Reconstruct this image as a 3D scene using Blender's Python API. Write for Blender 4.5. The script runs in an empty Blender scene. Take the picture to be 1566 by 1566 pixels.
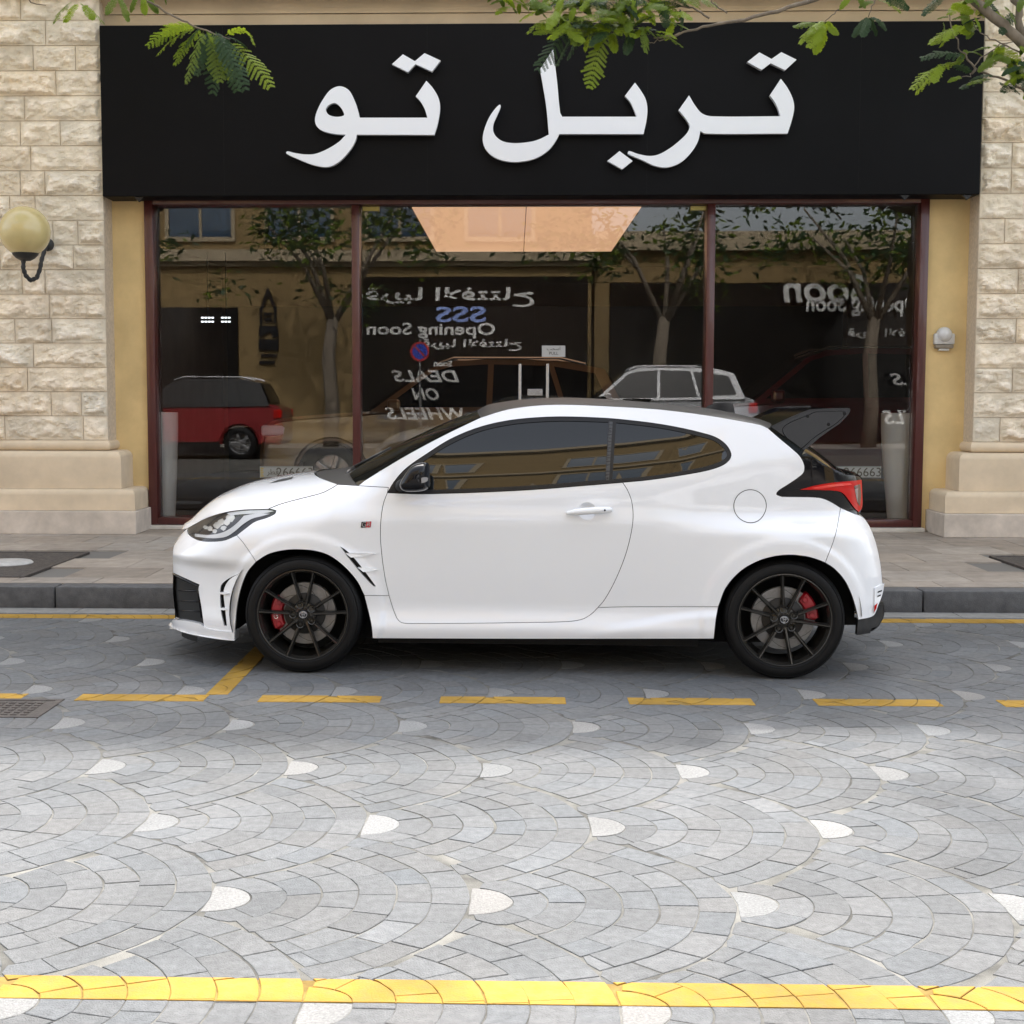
import bpy, bmesh, math, random
import numpy as np
from mathutils import Vector, Matrix, noise
from mathutils.geometry import delaunay_2d_cdt
from mathutils.bvhtree import BVHTree

random.seed(7)
R = math.radians
scene = bpy.context.scene
COL = scene.collection

# ------------------------------------------------------------------ camera
YAW, PITCH, ROLL, EYE = 1.5, 4.75, 0.07, 1.5
FPX, CXP, CYP, SZ = 2200.0, 730.0, 783.0, 1566.0
cd = bpy.data.cameras.new('camera')
cam = bpy.data.objects.new('camera', cd); COL.objects.link(cam)
cd.sensor_width = 36.0
cd.lens = 36.0 * FPX / SZ
cd.shift_x = (SZ / 2 - CXP) / SZ
cd.clip_end = 2000
cam.location = (0, 0, EYE)
_f = Vector((-math.sin(R(YAW)) * math.cos(R(PITCH)), math.cos(R(YAW)) * math.cos(R(PITCH)), -math.sin(R(PITCH))))
_r = Vector((math.cos(R(YAW)), math.sin(R(YAW)), 0))
_u = _r.cross(_f)
_rr = _r * math.cos(R(ROLL)) + _u * math.sin(R(ROLL))
_uu = _u * math.cos(R(ROLL)) - _r * math.sin(R(ROLL))
cam.rotation_euler = Matrix((_rr, _uu, -_f)).transposed().to_euler()
scene.camera = cam

# ------------------------------------------------------------------ light
SUN_EL, SUN_AZ = 46.0, 4.0
w = bpy.data.worlds.new('World'); scene.world = w; w.use_nodes = True
nt = w.node_tree
for n in list(nt.nodes): nt.nodes.remove(n)
sky = nt.nodes.new('ShaderNodeTexSky'); sky.sky_type = 'NISHITA'; sky.sun_disc = False
sky.sun_elevation = R(SUN_EL); sky.sun_rotation = R(SUN_AZ)
sky.air_density = 1.0; sky.dust_density = 4.0; sky.ozone_density = 1.0
bg = nt.nodes.new('ShaderNodeBackground'); bg.inputs[1].default_value = 0.15
wo = nt.nodes.new('ShaderNodeOutputWorld')
hsv = nt.nodes.new('ShaderNodeHueSaturation'); hsv.inputs['Saturation'].default_value = .36; hsv.inputs['Value'].default_value = 1.0
nt.links.new(sky.outputs[0], hsv.inputs['Color']); nt.links.new(hsv.outputs[0], bg.inputs[0]); nt.links.new(bg.outputs[0], wo.inputs[0])
sl = bpy.data.lights.new('sun', 'SUN'); sl.energy = 2.0; sl.angle = R(1.8); sl.color = (1.0, 0.97, 0.93)
sun = bpy.data.objects.new('sun', sl); COL.objects.link(sun)
_sd = Vector((math.sin(R(SUN_AZ)) * math.cos(R(SUN_EL)), math.cos(R(SUN_AZ)) * math.cos(R(SUN_EL)), math.sin(R(SUN_EL))))
sun.rotation_euler = (-_sd).to_track_quat('-Z', 'Y').to_euler()
sun.location = (0, 20, 20)
vs = scene.view_settings
vs.view_transform = 'Standard'; vs.look = 'None'; vs.gamma = 1.0; vs.use_curve_mapping = False
vs.exposure = 2.1

# ------------------------------------------------------------------ materials
def srgb(h):
    h = h.lstrip('#'); out = []
    for i in (0, 2, 4):
        c = int(h[i:i+2], 16) / 255
        out.append(c / 12.92 if c <= 0.04045 else ((c + 0.055) / 1.055) ** 2.4)
    return tuple(out)

def mat(name, col=(.5, .5, .5), rough=.5, metal=0.0, spec=.5, coat=0.0, coat_r=.03, emit=None, estr=0.0,
        n_scale=0, n_amt=0.0, n_detail=4, bump=0.0, bump_scale=60, rough_var=0.0, macro=0.0, macro_scale=.7, col2=None, stretch=None, attr=None, attr_amt=0.0):
    m = bpy.data.materials.new(name); m.use_nodes = True
    t = m.node_tree; b = t.nodes['Principled BSDF']
    b.inputs['Base Color'].default_value = (*col, 1)
    b.inputs['Roughness'].default_value = rough
    b.inputs['Metallic'].default_value = metal
    b.inputs['Specular IOR Level'].default_value = spec
    b.inputs['Coat Weight'].default_value = coat
    b.inputs['Coat Roughness'].default_value = coat_r
    if emit:
        b.inputs['Emission Color'].default_value = (*emit, 1); b.inputs['Emission Strength'].default_value = estr
    def coords():
        tc = t.nodes.new('ShaderNodeTexCoord')
        if stretch:
            mp = t.nodes.new('ShaderNodeMapping'); mp.inputs['Scale'].default_value = stretch
            t.links.new(tc.outputs['Object'], mp.inputs[0]); return mp.outputs[0]
        return tc.outputs['Object']
    colsock = None
    if n_scale:
        nz = t.nodes.new('ShaderNodeTexNoise'); nz.inputs['Scale'].default_value = n_scale
        nz.inputs['Detail'].default_value = n_detail; nz.inputs['Roughness'].default_value = .62
        t.links.new(coords(), nz.inputs['Vector'])
        rp = t.nodes.new('ShaderNodeValToRGB')
        rp.color_ramp.elements[0].position = .3; rp.color_ramp.elements[1].position = .72
        c2 = col2 or tuple(max(0, c * (1 - n_amt)) for c in col)
        hi = col if col2 else tuple(min(1, c * (1 + n_amt * .6)) for c in col)
        rp.color_ramp.elements[0].color = (*c2, 1); rp.color_ramp.elements[1].color = (*hi, 1)
        t.links.new(nz.outputs['Fac'], rp.inputs[0]); colsock = rp.outputs[0]
        if rough_var:
            mr = t.nodes.new('ShaderNodeMapRange'); mr.inputs[3].default_value = rough - rough_var; mr.inputs[4].default_value = rough + rough_var
            t.links.new(nz.outputs['Fac'], mr.inputs[0]); t.links.new(mr.outputs[0], b.inputs['Roughness'])
    if attr:
        at = t.nodes.new('ShaderNodeAttribute'); at.attribute_name = attr
        mx = t.nodes.new('ShaderNodeMix'); mx.data_type = 'RGBA'; mx.blend_type = 'MULTIPLY'; mx.inputs[0].default_value = attr_amt or 1.0
        if colsock: t.links.new(colsock, mx.inputs[6])
        else: mx.inputs[6].default_value = (*col, 1)
        t.links.new(at.outputs['Color'], mx.inputs[7]); colsock = mx.outputs[2]
    if macro:      # broad stains and wear
        nm = t.nodes.new('ShaderNodeTexNoise'); nm.inputs['Scale'].default_value = macro_scale; nm.inputs['Detail'].default_value = 6; nm.inputs['Roughness'].default_value = .6
        tcm = t.nodes.new('ShaderNodeTexCoord'); t.links.new(tcm.outputs['Object'], nm.inputs['Vector'])
        mr2 = t.nodes.new('ShaderNodeMapRange'); mr2.inputs[1].default_value = .34; mr2.inputs[2].default_value = .62; mr2.inputs[3].default_value = 1 - macro; mr2.inputs[4].default_value = 1 + macro * .25
        t.links.new(nm.outputs['Fac'], mr2.inputs[0])
        vm = t.nodes.new('ShaderNodeVectorMath'); vm.operation = 'SCALE'
        if colsock: t.links.new(colsock, vm.inputs[0])
        else: vm.inputs[0].default_value = col
        t.links.new(mr2.outputs[0], vm.inputs['Scale']); colsock = vm.outputs[0]
    if colsock: t.links.new(colsock, b.inputs['Base Color'])
    if bump:
        nb = t.nodes.new('ShaderNodeTexNoise'); nb.inputs['Scale'].default_value = bump_scale; nb.inputs['Detail'].default_value = 5
        t.links.new(coords(), nb.inputs['Vector'])
        bp = t.nodes.new('ShaderNodeBump'); bp.inputs['Strength'].default_value = bump; bp.inputs['Distance'].default_value = .01
        t.links.new(nb.outputs['Fac'], bp.inputs['Height']); t.links.new(bp.outputs[0], b.inputs['Normal'])
    return m

def glass_mat(name, tint=(.9, .9, .9), k=2.0, base=.0, rough=0.0, wav=0.0):
    m = bpy.data.materials.new(name); m.use_nodes = True; t = m.node_tree
    for n in list(t.nodes): t.nodes.remove(n)
    o = t.nodes.new('ShaderNodeOutputMaterial'); mx = t.nodes.new('ShaderNodeMixShader')
    tr = t.nodes.new('ShaderNodeBsdfTransparent'); tr.inputs[0].default_value = (*tint, 1)
    gl = t.nodes.new('ShaderNodeBsdfGlossy'); gl.inputs['Roughness'].default_value = rough
    fr = t.nodes.new('ShaderNodeFresnel'); fr.inputs[0].default_value = 1.5
    ma = t.nodes.new('ShaderNodeMath'); ma.operation = 'MULTIPLY_ADD'; ma.use_clamp = True
    ma.inputs[1].default_value = k; ma.inputs[2].default_value = base
    t.links.new(fr.outputs[0], ma.inputs[0]); t.links.new(ma.outputs[0], mx.inputs[0])
    t.links.new(tr.outputs[0], mx.inputs[1]); t.links.new(gl.outputs[0], mx.inputs[2]); t.links.new(mx.outputs[0], o.inputs[0])
    if wav:
        tc = t.nodes.new('ShaderNodeTexCoord'); nb = t.nodes.new('ShaderNodeTexNoise'); nb.inputs['Scale'].default_value = .7
        nb.inputs['Detail'].default_value = 1
        bp = t.nodes.new('ShaderNodeBump'); bp.inputs['Strength'].default_value = wav; bp.inputs['Distance'].default_value = .05
        t.links.new(tc.outputs['Object'], nb.inputs['Vector']); t.links.new(nb.outputs['Fac'], bp.inputs['Height']); t.links.new(bp.outputs[0], gl.inputs['Normal'])
    return m

M = {}
M['paint'] = mat('white_paint', (.835, .852, .875), .26, coat=1.0, coat_r=.0)
M['black_gloss'] = mat('gloss_black', (.006, .006, .008), .05, spec=.30, coat=.0)
M['black_satin'] = mat('satin_black', (.010, .010, .011), .35, spec=.35)
M['black_plastic'] = mat('black_plastic', (.008, .008, .008), .6, spec=.3, n_scale=200, n_amt=.3)
M['black_void'] = mat('black_void', (.006, .006, .006), .8)
M['roof'] = mat('roof_film', (.016, .016, .016), .38, spec=.35, n_scale=90, n_amt=.35, stretch=(1, 4, 1))
M['tint'] = mat('tinted_glass', (.004, .005, .005), .008, spec=.62, coat=.0, coat_r=.0)
M['windscreen'] = mat('windscreen_glass', (.010, .010, .008), .03, spec=.5)
M['rubber'] = mat('tyre_rubber', (.0055, .0055, .0058), .6, spec=.25, n_scale=80, n_amt=.3, bump=.1, bump_scale=250)
M['rim'] = mat('dark_rim', (.055, .052, .047), .22, metal=.65, spec=.5)
M['rim_in'] = mat('rim_barrel', (.012, .011, .010), .45, metal=.3)
M['disc'] = mat('brake_disc', (.26, .255, .25), .4, metal=.5, n_scale=60, n_amt=.15)
M['hat'] = mat('disc_hat', (.028, .027, .026), .5, metal=.3)
M['red_caliper'] = mat('red_caliper', (.33, .006, .014), .35, coat=.4)
M['chrome'] = mat('chrome', (.75, .75, .76), .12, metal=1.0)
M['silver'] = mat('silver_trim', (.45, .45, .46), .25, metal=.8)
M['white_mark'] = mat('white_mark', (.8, .8, .8), .4)
M['red_mark'] = mat('red_mark', (.55, .02, .03), .4)
M['lamp_red'] = mat('red_lens', (.50, .008, .006), .10, spec=.22, coat=.0)
M['lamp_smoke'] = mat('smoke_lens', (.10, .03, .03), .06, coat=1.0)
M['drl'] = mat('light_guide', (.80, .81, .82), .25, coat=1.0)
M['reflector'] = mat('lamp_reflector', (.85, .84, .80), .22, metal=.45)
M['lamp_inner'] = mat('lamp_inner', (.035, .035, .038), .3, metal=.2)
M['dark_window'] = mat('dark_window', (.008, .009, .010), .2, spec=.25)
M['lens'] = glass_mat('clear_lens', (.98, .985, .985), .8, .0)
M['gap'] = mat('panel_gap', (.02, .02, .02), .8)
M['seat'] = mat('seat_fabric', (.02, .02, .02), .8)

# ------------------------------------------------------------------ object helpers
class MB:
    def __init__(s): s.v = []; s.f = []; s.m = []; s.sharp = set()
    def add(s, vs, fs, mi=0, xf=None):
        o = len(s.v)
        s.v.extend([tuple(xf @ Vector(p)) if xf else tuple(p) for p in vs])
        for f in fs: s.f.append(tuple(i + o for i in f)); s.m.append(mi)
        return o
    def box(s, a, b, mi=0, xf=None):
        x0, y0, z0 = a; x1, y1, z1 = b
        vs = [(x0,y0,z0),(x1,y0,z0),(x1,y1,z0),(x0,y1,z0),(x0,y0,z1),(x1,y0,z1),(x1,y1,z1),(x0,y1,z1)]
        return s.add(vs, [(0,3,2,1),(4,5,6,7),(0,1,5,4),(1,2,6,5),(2,3,7,6),(3,0,4,7)], mi, xf)
    def bbox(s, a, b, r=.01, mi=0, xf=None):     # box with chamfered edges
        bm = bmesh.new(); bmesh.ops.create_cube(bm, size=1)
        c = [(a[i] + b[i]) / 2 for i in range(3)]; d = [abs(b[i] - a[i]) for i in range(3)]
        for v in bm.verts: v.co = Vector((c[0] + v.co.x * d[0], c[1] + v.co.y * d[1], c[2] + v.co.z * d[2]))
        bmesh.ops.bevel(bm, geom=list(bm.edges), offset=min(r, min(d) * .45), segments=2, affect='EDGES', profile=.5)
        s.bm(bm, mi, xf)
    def bm(s, bm, mi=0, xf=None):
        bm.verts.index_update()
        s.add([v.co.copy() for v in bm.verts], [[v.index for v in f.verts] for f in bm.faces], mi, xf); bm.free()
    def lathe(s, prof, n=48, axis='Y', mi=0, xf=None, close=False):
        vs = []; fs = []; k = len(prof)
        for i in range(n):
            a = 2 * math.pi * i / n; c, sn = math.cos(a), math.sin(a)
            for (r, h) in prof:
                vs.append((r * c, h, r * sn) if axis == 'Y' else (r * c, r * sn, h))
        for i in range(n):
            j = (i + 1) % n
            for q in range(k - 1 + (1 if close else 0)):
                q2 = (q + 1) % k
                fs.append((i * k + q, j * k + q, j * k + q2, i * k + q2))
        return s.add(vs, fs, mi, xf)
    def tube(s, pts, rad, n=8, mi=0, xf=None, cap=True):
        pts = [Vector(p) for p in pts]
        rr = rad if isinstance(rad, (list, tuple)) else [rad] * len(pts)
        vs = []; fs = []; prev = None
        for i, p in enumerate(pts):
            d = (pts[min(i + 1, len(pts) - 1)] - pts[max(i - 1, 0)])
            d = d.normalized() if d.length > 1e-9 else Vector((0, 0, 1))
            if prev is None:
                a = d.cross(Vector((0, 0, 1)))
                if a.length < .1: a = d.cross(Vector((1, 0, 0)))
                a.normalize()
            else:
                a = prev - d * prev.dot(d); a.normalize()
            prev = a; b = d.cross(a)
            for k in range(n):
                t = 2 * math.pi * k / n
                vs.append(p + (a * math.cos(t) + b * math.sin(t)) * rr[i])
        for i in range(len(pts) - 1):
            for k in range(n):
                k2 = (k + 1) % n
                fs.append((i * n + k, i * n + k2, (i + 1) * n + k2, (i + 1) * n + k))
        if cap:
            fs.append(tuple(reversed(range(n)))); fs.append(tuple(range((len(pts) - 1) * n, len(pts) * n)))
        return s.add(vs, fs, mi, xf)
    def prism(s, poly, y0, y1, mi=0, xf=None, holes=(), plane='XZ', bevel=0.0):
        """polygon (u,v) extruded along the third axis; triangulated caps"""
        loops = [list(poly)] + [list(h) for h in holes]
        pts = [Vector(p) for l in loops for p in l]; edges = []; o = 0
        for l in loops:
            n = len(l); edges += [(o + i, o + (i + 1) % n) for i in range(n)]; o += n
        V, E_, F, *_ = delaunay_2d_cdt(pts, edges, [], 0, 1e-7)
        F = [f for f in F if inpoly(cen(V, f), poly) and not any(inpoly(cen(V, f), h) for h in holes)]
        def P(p, y):
            return (p[0], y, p[1]) if plane == 'XZ' else ((p[0], p[1], y) if plane == 'XY' else (y, p[0], p[1]))
        n = len(V); vs = [P(p, y0) for p in V] + [P(p, y1) for p in V]
        fs = [tuple(f) for f in F] + [tuple(i + n for i in reversed(f)) for f in F]
        s.add(vs, fs, mi, xf)
        for l in loops:
            k = len(l); vs = [P(p, y0) for p in l] + [P(p, y1) for p in l]
            s.add(vs, [(i, (i + 1) % k, (i + 1) % k + k, i + k) for i in range(k)], mi, xf)
    def build(s, name, mats, parent=None, smooth=False, angle=None, loc=None):
        me = bpy.data.meshes.new(name); me.from_pydata([tuple(v) for v in s.v], [], s.f)
        for m in (mats if isinstance(mats, (list, tuple)) else [mats]): me.materials.append(m)
        if any(s.m): me.polygons.foreach_set('material_index', s.m)
        bm = bmesh.new(); bm.from_mesh(me); bmesh.ops.recalc_face_normals(bm, faces=bm.faces); bm.to_mesh(me); bm.free()
        if smooth:
            me.polygons.foreach_set('use_smooth', [True] * len(me.polygons))
            if angle: me.set_sharp_from_angle(angle=R(angle))
        me.update()
        o = bpy.data.objects.new(name, me); COL.objects.link(o)
        if parent: o.parent = parent
        if loc: o.location = loc
        return o

def cen(V, f):
    return (sum(V[i][0] for i in f) / len(f), sum(V[i][1] for i in f) / len(f))
def inpoly(p, poly):
    x, y = p[0], p[1]; c = False; n = len(poly); j = n - 1
    for i in range(n):
        xi, yi = poly[i][0], poly[i][1]; xj, yj = poly[j][0], poly[j][1]
        if (yi > y) != (yj > y) and x < (xj - xi) * (y - yi) / (yj - yi) + xi: c = not c
        j = i
    return c
def thing(name, label, cat, loc=(0, 0, 0), rz=0.0, group=None):
    o = bpy.data.objects.new(name, None); COL.objects.link(o); o.empty_display_size = .2
    o.location = loc; o.rotation_euler = (0, 0, rz)
    o['label'] = label; o['category'] = cat
    if group: o['group'] = group
    return o
def tag(o, label, cat, group=None):
    o['label'] = label; o['category'] = cat
    if group: o['group'] = group
    return o
def struct(o): o['kind'] = 'structure'; return o
def copy_tree(o, parent=None):
    c = o.copy(); COL.objects.link(c)
    if parent: c.parent = parent
    for ch in list(o.children): copy_tree(ch, c)
    return c
def spline(pts, step=3.0, closed=False):
    """Catmull-Rom through the points; a point (x, y, 1) is a corner"""
    n = len(pts); P = [Vector((p[0], p[1])) for p in pts]; cor = [len(p) > 2 for p in pts]
    out = []; segs = n if closed else n - 1
    for i in range(segs):
        a, b = P[i], P[(i + 1) % n]
        pa = P[i - 1] if (closed or i > 0) and not cor[i] else a - (b - a)
        pb = P[(i + 2) % n] if (closed or i + 2 < n) and not cor[(i + 1) % n] else b + (b - a)
        L = (b - a).length
        # chord-scaled tangents keep the curve from overshooting
        d1 = (a - pa).length; d2 = (pb - b).length
        ta = (b - pa) * (L / max(L + d1, 1e-9)); tb = (pb - a) * (L / max(L + d2, 1e-9))
        k = max(1, int(round(L / step)))
        for q in range(k):
            t = q / k; t2 = t * t; t3 = t2 * t
            out.append((2*t3-3*t2+1) * a + (t3-2*t2+t) * ta + (-2*t3+3*t2) * b + (t3-t2) * tb)
    if not closed: out.append(P[-1].copy())
    return [(p.x, p.y) for p in out]
def text_mesh(body, size, name='text', ext=.001, align='CENTER', shear=0.0, bold=0.0):
    cu = bpy.data.curves.new(name, 'FONT'); cu.body = body; cu.size = size; cu.extrude = ext; cu.align_x = align; cu.align_y = 'CENTER'; cu.shear = shear
    cu.resolution_u = 3; cu.offset = bold
    o = bpy.data.objects.new(name, cu); COL.objects.link(o)
    dg = bpy.context.evaluated_depsgraph_get()
    me = bpy.data.meshes.new_from_object(o.evaluated_get(dg)); bpy.data.objects.remove(o)
    V = [v.co.copy() for v in me.vertices]; F = [tuple(p.vertices) for p in me.polygons]
    bpy.data.meshes.remove(me)
    return V, F

# photograph measurements -> metres: outlines below were read off the photograph and are given their own depth here
EYEV = Vector((0, 0, EYE))
def ray(px, py): return _f + _rr * ((px - CXP) / FPX) - _uu * ((py - CYP) / FPX)
def on_y(px, py, Y): r = ray(px, py); return EYEV + r * (Y / r.y)
def on_z(px, py, Z=0.0): r = ray(px, py); return EYEV + r * ((Z - EYE) / r.z)
def sstep(a, b, x):
    t = min(1, max(0, (x - a) / (b - a))); return t * t * (3 - 2 * t)

# ================================================================== SETTING: ground, road, pavement
def ground_mat():
    return mat('far_ground', (.20, .19, .17), .9, n_scale=.8, n_amt=.3)
def sheet(name, x0, x1, y0, y1, z, m, nx=1, ny=1):
    b = MB(); vs = []; fs = []
    for j in range(ny + 1):
        for i in range(nx + 1): vs.append((x0 + (x1 - x0) * i / nx, y0 + (y1 - y0) * j / ny, z))
    for j in range(ny):
        for i in range(nx):
            a = j * (nx + 1) + i; fs.append((a, a + 1, a + nx + 2, a + nx + 1))
    b.add(vs, fs); return b.build(name, m)
struct(sheet('ground', -400, 400, -400, 400, -.06, ground_mat()))
M['grout'] = mat('joint_sand', (.165, .16, .145), .95, spec=.1, n_scale=3.5, n_amt=.7, bump=.4, bump_scale=300)
struct(sheet('road_bed', -30, 30, -6.5, 9.84, -.0024, M['grout']))

M['cobble'] = mat('grey_cobble', (.146, .149, .151), .88, spec=.12, macro=.22, macro_scale=.55, n_scale=34, n_amt=.22, n_detail=8, bump=.45, bump_scale=170, attr='tone', attr_amt=1.0)
M['cobble_white'] = mat('pale_granite', (.225, .225, .22), .9, spec=.1, macro=.15, macro_scale=2.5, n_scale=120, n_amt=.3, n_detail=3, bump=.3, bump_scale=220, attr='tone', attr_amt=1.0)
M['yellow'] = mat('yellow_paint', (.38, .225, .032), .85, spec=.1, macro=.30, macro_scale=2.2, n_scale=26, n_amt=.12, col2=(.32, .205, .06), bump=.2, bump_scale=150, attr='tone', attr_amt=.5)

FS, FD, FK = .780, .745, 1.116            # fan pitch along and across the street, ring flattening
RINGS = [0.0, .125, .232, .341, .450, .560, .670, .780]
def fan_rho(dx, dy): return math.sqrt(dx * dx + (dy * FK) ** 2)
fan_polys = []                            # (polygon, ring, tone, z)
rnd = random.Random(11)
def build_fans(X0, X1, Y0, Y1):
    j0 = int(math.floor((Y0 - 3.40) / FD)) - 1; j1 = int(math.ceil((Y1 - 3.40) / FD)) + 1
    i0 = int(math.floor((X0 - .28) / FS)) - 2; i1 = int(math.ceil((X1 - .28) / FS)) + 1
    for j in range(j0, j1 + 1):
        for i in range(i0, i1 + 1):
            ax = .262 + FS * i + (FS / 2 if j % 2 else 0); ay = 3.40 + FD * j
            left = [(-FS, 0), (-FS / 2, FD), (-FS / 2, -FD), (-FS, 2 * FD), (-FS, -2 * FD), (-1.5 * FS, FD), (-1.5 * FS, -FD)]
            for q in range(7):
                r0, r1 = RINGS[q], RINGS[q + 1]
                if q == 0: cuts = [-math.pi / 2, math.pi / 2]
                else:
                    n = max(3, int(round(math.pi * (r0 + r1) / 2 / .178)))
                    cuts = [-math.pi / 2 + math.pi * k / n for k in range(n + 1)]
                    off = rnd.uniform(-.4, .4) * math.pi / n
                    cuts = [cuts[0]] + [c + off + rnd.uniform(-.12, .12) * math.pi / n for c in cuts[1:-1]] + [cuts[-1]]
                jit = [rnd.uniform(-.005, .005) for _ in cuts]
                for k in range(len(cuts) - 1):
                    g = .0011 + rnd.random() ** 3 * .003
                    rm = (r0 + r1) / 2
                    a0 = cuts[k] + (g / max(rm, .05) if q else 0); a1 = cuts[k + 1] - (g / max(rm, .05) if q else 0)
                    ns = 16 if q == 0 else 7
                    ins = []; outs = []
                    for s_ in range(ns + 1):
                        t = a0 + (a1 - a0) * s_ / ns
                        jj = jit[k] + (jit[k + 1] - jit[k]) * s_ / ns
                        cx, sy = math.cos(t), math.sin(t) / FK
                        lo = (r0 + g) if q else 0.0; hi = r1 - g + (jj * .6 if q else 0)
                        if q: lo += jj * .6
                        # leave the discs of the fans on the left, which lie on top
                        for (lx, ly) in left:
                            # |r*(c,s') - l| in the ring metric = FS + g
                            c2, s2 = math.cos(t), math.sin(t); lx2, ly2 = lx, ly * FK
                            bq = -(c2 * lx2 + s2 * ly2); cq = lx2 * lx2 + ly2 * ly2 - (FS + g) ** 2
                            D = bq * bq - cq
                            if D > 0:
                                e = -bq + math.sqrt(D)
                                en = -bq - math.sqrt(D)
                                if en < hi and e > lo: lo = max(lo, e) if en <= lo + .03 else lo
                                if en > lo + .03 and en < hi: hi = min(hi, en)
                        if hi - lo > .012:
                            ins.append((ax + lo * cx, ay + lo * sy)); outs.append((ax + hi * cx, ay + hi * sy))
                    if len(ins) < 3: continue
                    poly = outs + ins[::-1]
                    pq = []
                    for (qx, qy) in poly:      # hand-laid: one smooth drift shared by neighbours plus a chipped edge
                        nv = noise.noise_vector(Vector((qx * 4.5, qy * 4.5, 3.1))); n2 = noise.noise_vector(Vector((qx * 30, qy * 30, q)))
                        pq.append((qx + nv.x * .011 + n2.x * .0022, qy + nv.y * .011 + n2.y * .0022))
                    poly = pq
                    if not any(X0 < p[0] < X1 and Y0 < p[1] < Y1 for p in poly): continue
                    area = abs(sum(poly[a][0] * poly[a - 1][1] - poly[a - 1][0] * poly[a][1] for a in range(len(poly)))) / 2
                    if area < .0012: continue
                    if rnd.random() < .5:
                        tone = 1 + rnd.gauss(0, .032)
                    else: tone = 1 + rnd.gauss(0, .065)
                    warm = rnd.gauss(0, .012)
                    fan_polys.append((poly, q, (tone * (1 + warm), tone, tone * (1 - warm)), rnd.uniform(-.001, .0008)))
build_fans(-7.0, 7.0, 2.0, 9.62)

def clip_poly(poly, x0, x1, y0, y1):
    def cl(P, f, ip):
        o = []
        for a in range(len(P)):
            p, q = P[a - 1], P[a]; fp, fq = f(p), f(q)
            if fq >= 0:
                if fp < 0: o.append(ip(p, q, fp / (fp - fq)))
                o.append(q)
            elif fp >= 0: o.append(ip(p, q, fp / (fp - fq)))
        return o
    ip = lambda p, q, t: (p[0] + (q[0] - p[0]) * t, p[1] + (q[1] - p[1]) * t)
    for f in (lambda p: p[0] - x0, lambda p: x1 - p[0], lambda p: p[1] - y0, lambda p: y1 - p[1]):
        poly = cl(poly, f, ip)
        if len(poly) < 3: return []
    return poly
def poly_mesh(name, items, mats, skirt=.012):
    """stones as flat-topped prisms with a worn (rounded) edge; per-corner tone attribute"""
    V = []; F = []; MI = []; T = []
    for poly, mi, tone, z in items:
        n = len(poly); cx = sum(p[0] for p in poly) / n; cy = sum(p[1] for p in poly) / n
        o = len(V); tz = (rnd.gauss(0, .0025), rnd.gauss(0, .0025))
        top = []
        for p in poly:
            dx, dy = p[0] - cx, p[1] - cy; L = math.hypot(dx, dy) or 1
            k = max(0, 1 - .0024 / L)
            top.append((cx + dx * k, cy + dy * k, z + dx * tz[0] + dy * tz[1]))
        V += top
        F.append(tuple(range(o, o + n))); MI.append(mi); T += [tone] * n
        if skirt:
            V += [(p[0], p[1], z - .0013) for p in poly]; V += [(p[0], p[1], z - skirt) for p in poly]
            for r_ in range(2):
                for a in range(n):
                    b = (a + 1) % n
                    F.append((o + r_ * n + a, o + (r_ + 1) * n + a, o + (r_ + 1) * n + b, o + r_ * n + b)); MI.append(mi)
            T += [tone] * (2 * n)
    me = bpy.data.meshes.new(name); me.from_pydata(V, [], F)
    for m in mats: me.materials.append(m)
    me.polygons.foreach_set('material_index', MI)
    ca = me.attributes.new('tone', 'FLOAT_COLOR', 'POINT')
    ca.data.foreach_set('color', [c for t in T for c in (*t, 1.0)])
    bm = bmesh.new(); bm.from_mesh(me); bmesh.ops.recalc_face_normals(bm, faces=bm.faces)
    for f in bm.faces:
        if abs(f.normal.z) > .9 and f.normal.z < 0: f.normal_flip()
    bm.to_mesh(me); bm.free()
    o = bpy.data.objects.new(name, me); COL.objects.link(o); return o
struct(poly_mesh('road', [(p, 1 if q == 0 else 0, t, z) for p, q, t, z in fan_polys], [M['cobble'], M['cobble_white']]))

def marking(x0, x1, y0, y1, keep_white=False):
    it = []
    for p, q, t, z in fan_polys:
        if q == 0 and not keep_white and rnd.random() < .35: continue
        if max(a[0] for a in p) < x0 or min(a[0] for a in p) > x1 or max(a[1] for a in p) < y0 or min(a[1] for a in p) > y1: continue
        c = clip_poly(p, x0, x1, y0, y1)
        if len(c) >= 3:
            ar = abs(sum(c[a][0] * c[a - 1][1] - c[a - 1][0] * c[a][1] for a in range(len(c)))) / 2
            if ar > .0002: it.append((c, 0, tuple(.8 + .2 * v for v in t), .0022))
    return it
def mark_obj(items):
    return struct(poly_mesh('road_marking', items, [M['yellow']], skirt=.0035))
M['yellow_low'] = mat('yellow_paint_in_joints', (.25, .165, .05), .9, spec=.1, n_scale=14, n_amt=.5)
mark_obj(marking(-7, 7, 3.425, 3.565, True))
for a, b in ((3.43, 3.56), (9.405, 9.555)): struct(sheet('marking_base', -7, 7, a, b, -.0015, M['yellow_low']))
struct(sheet('marking_base', -1.53, -1.43, 7.03, 9.37, -.0015, M['yellow_low']))
mark_obj(marking(-7, 7, 9.40, 9.56, True))
for (a, b) in [(-30, 28), (115, 312), (396, 582), (673, 865), (960, 1150), (1243, 1431), (1521, 1710)]:
    xa = on_z(a, 1070).x; xb = on_z(b, 1071).x
    mark_obj(marking(xa, xb, 6.86, 7.01, True)); struct(sheet('marking_base', xa, xb, 6.86, 7.01, -.0015, M['yellow_low']))
mark_obj(marking(-1.535, -1.425, 7.02, 9.38, True))
mark_obj(marking(4.36, 4.47, 7.02, 9.38, True))
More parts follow.
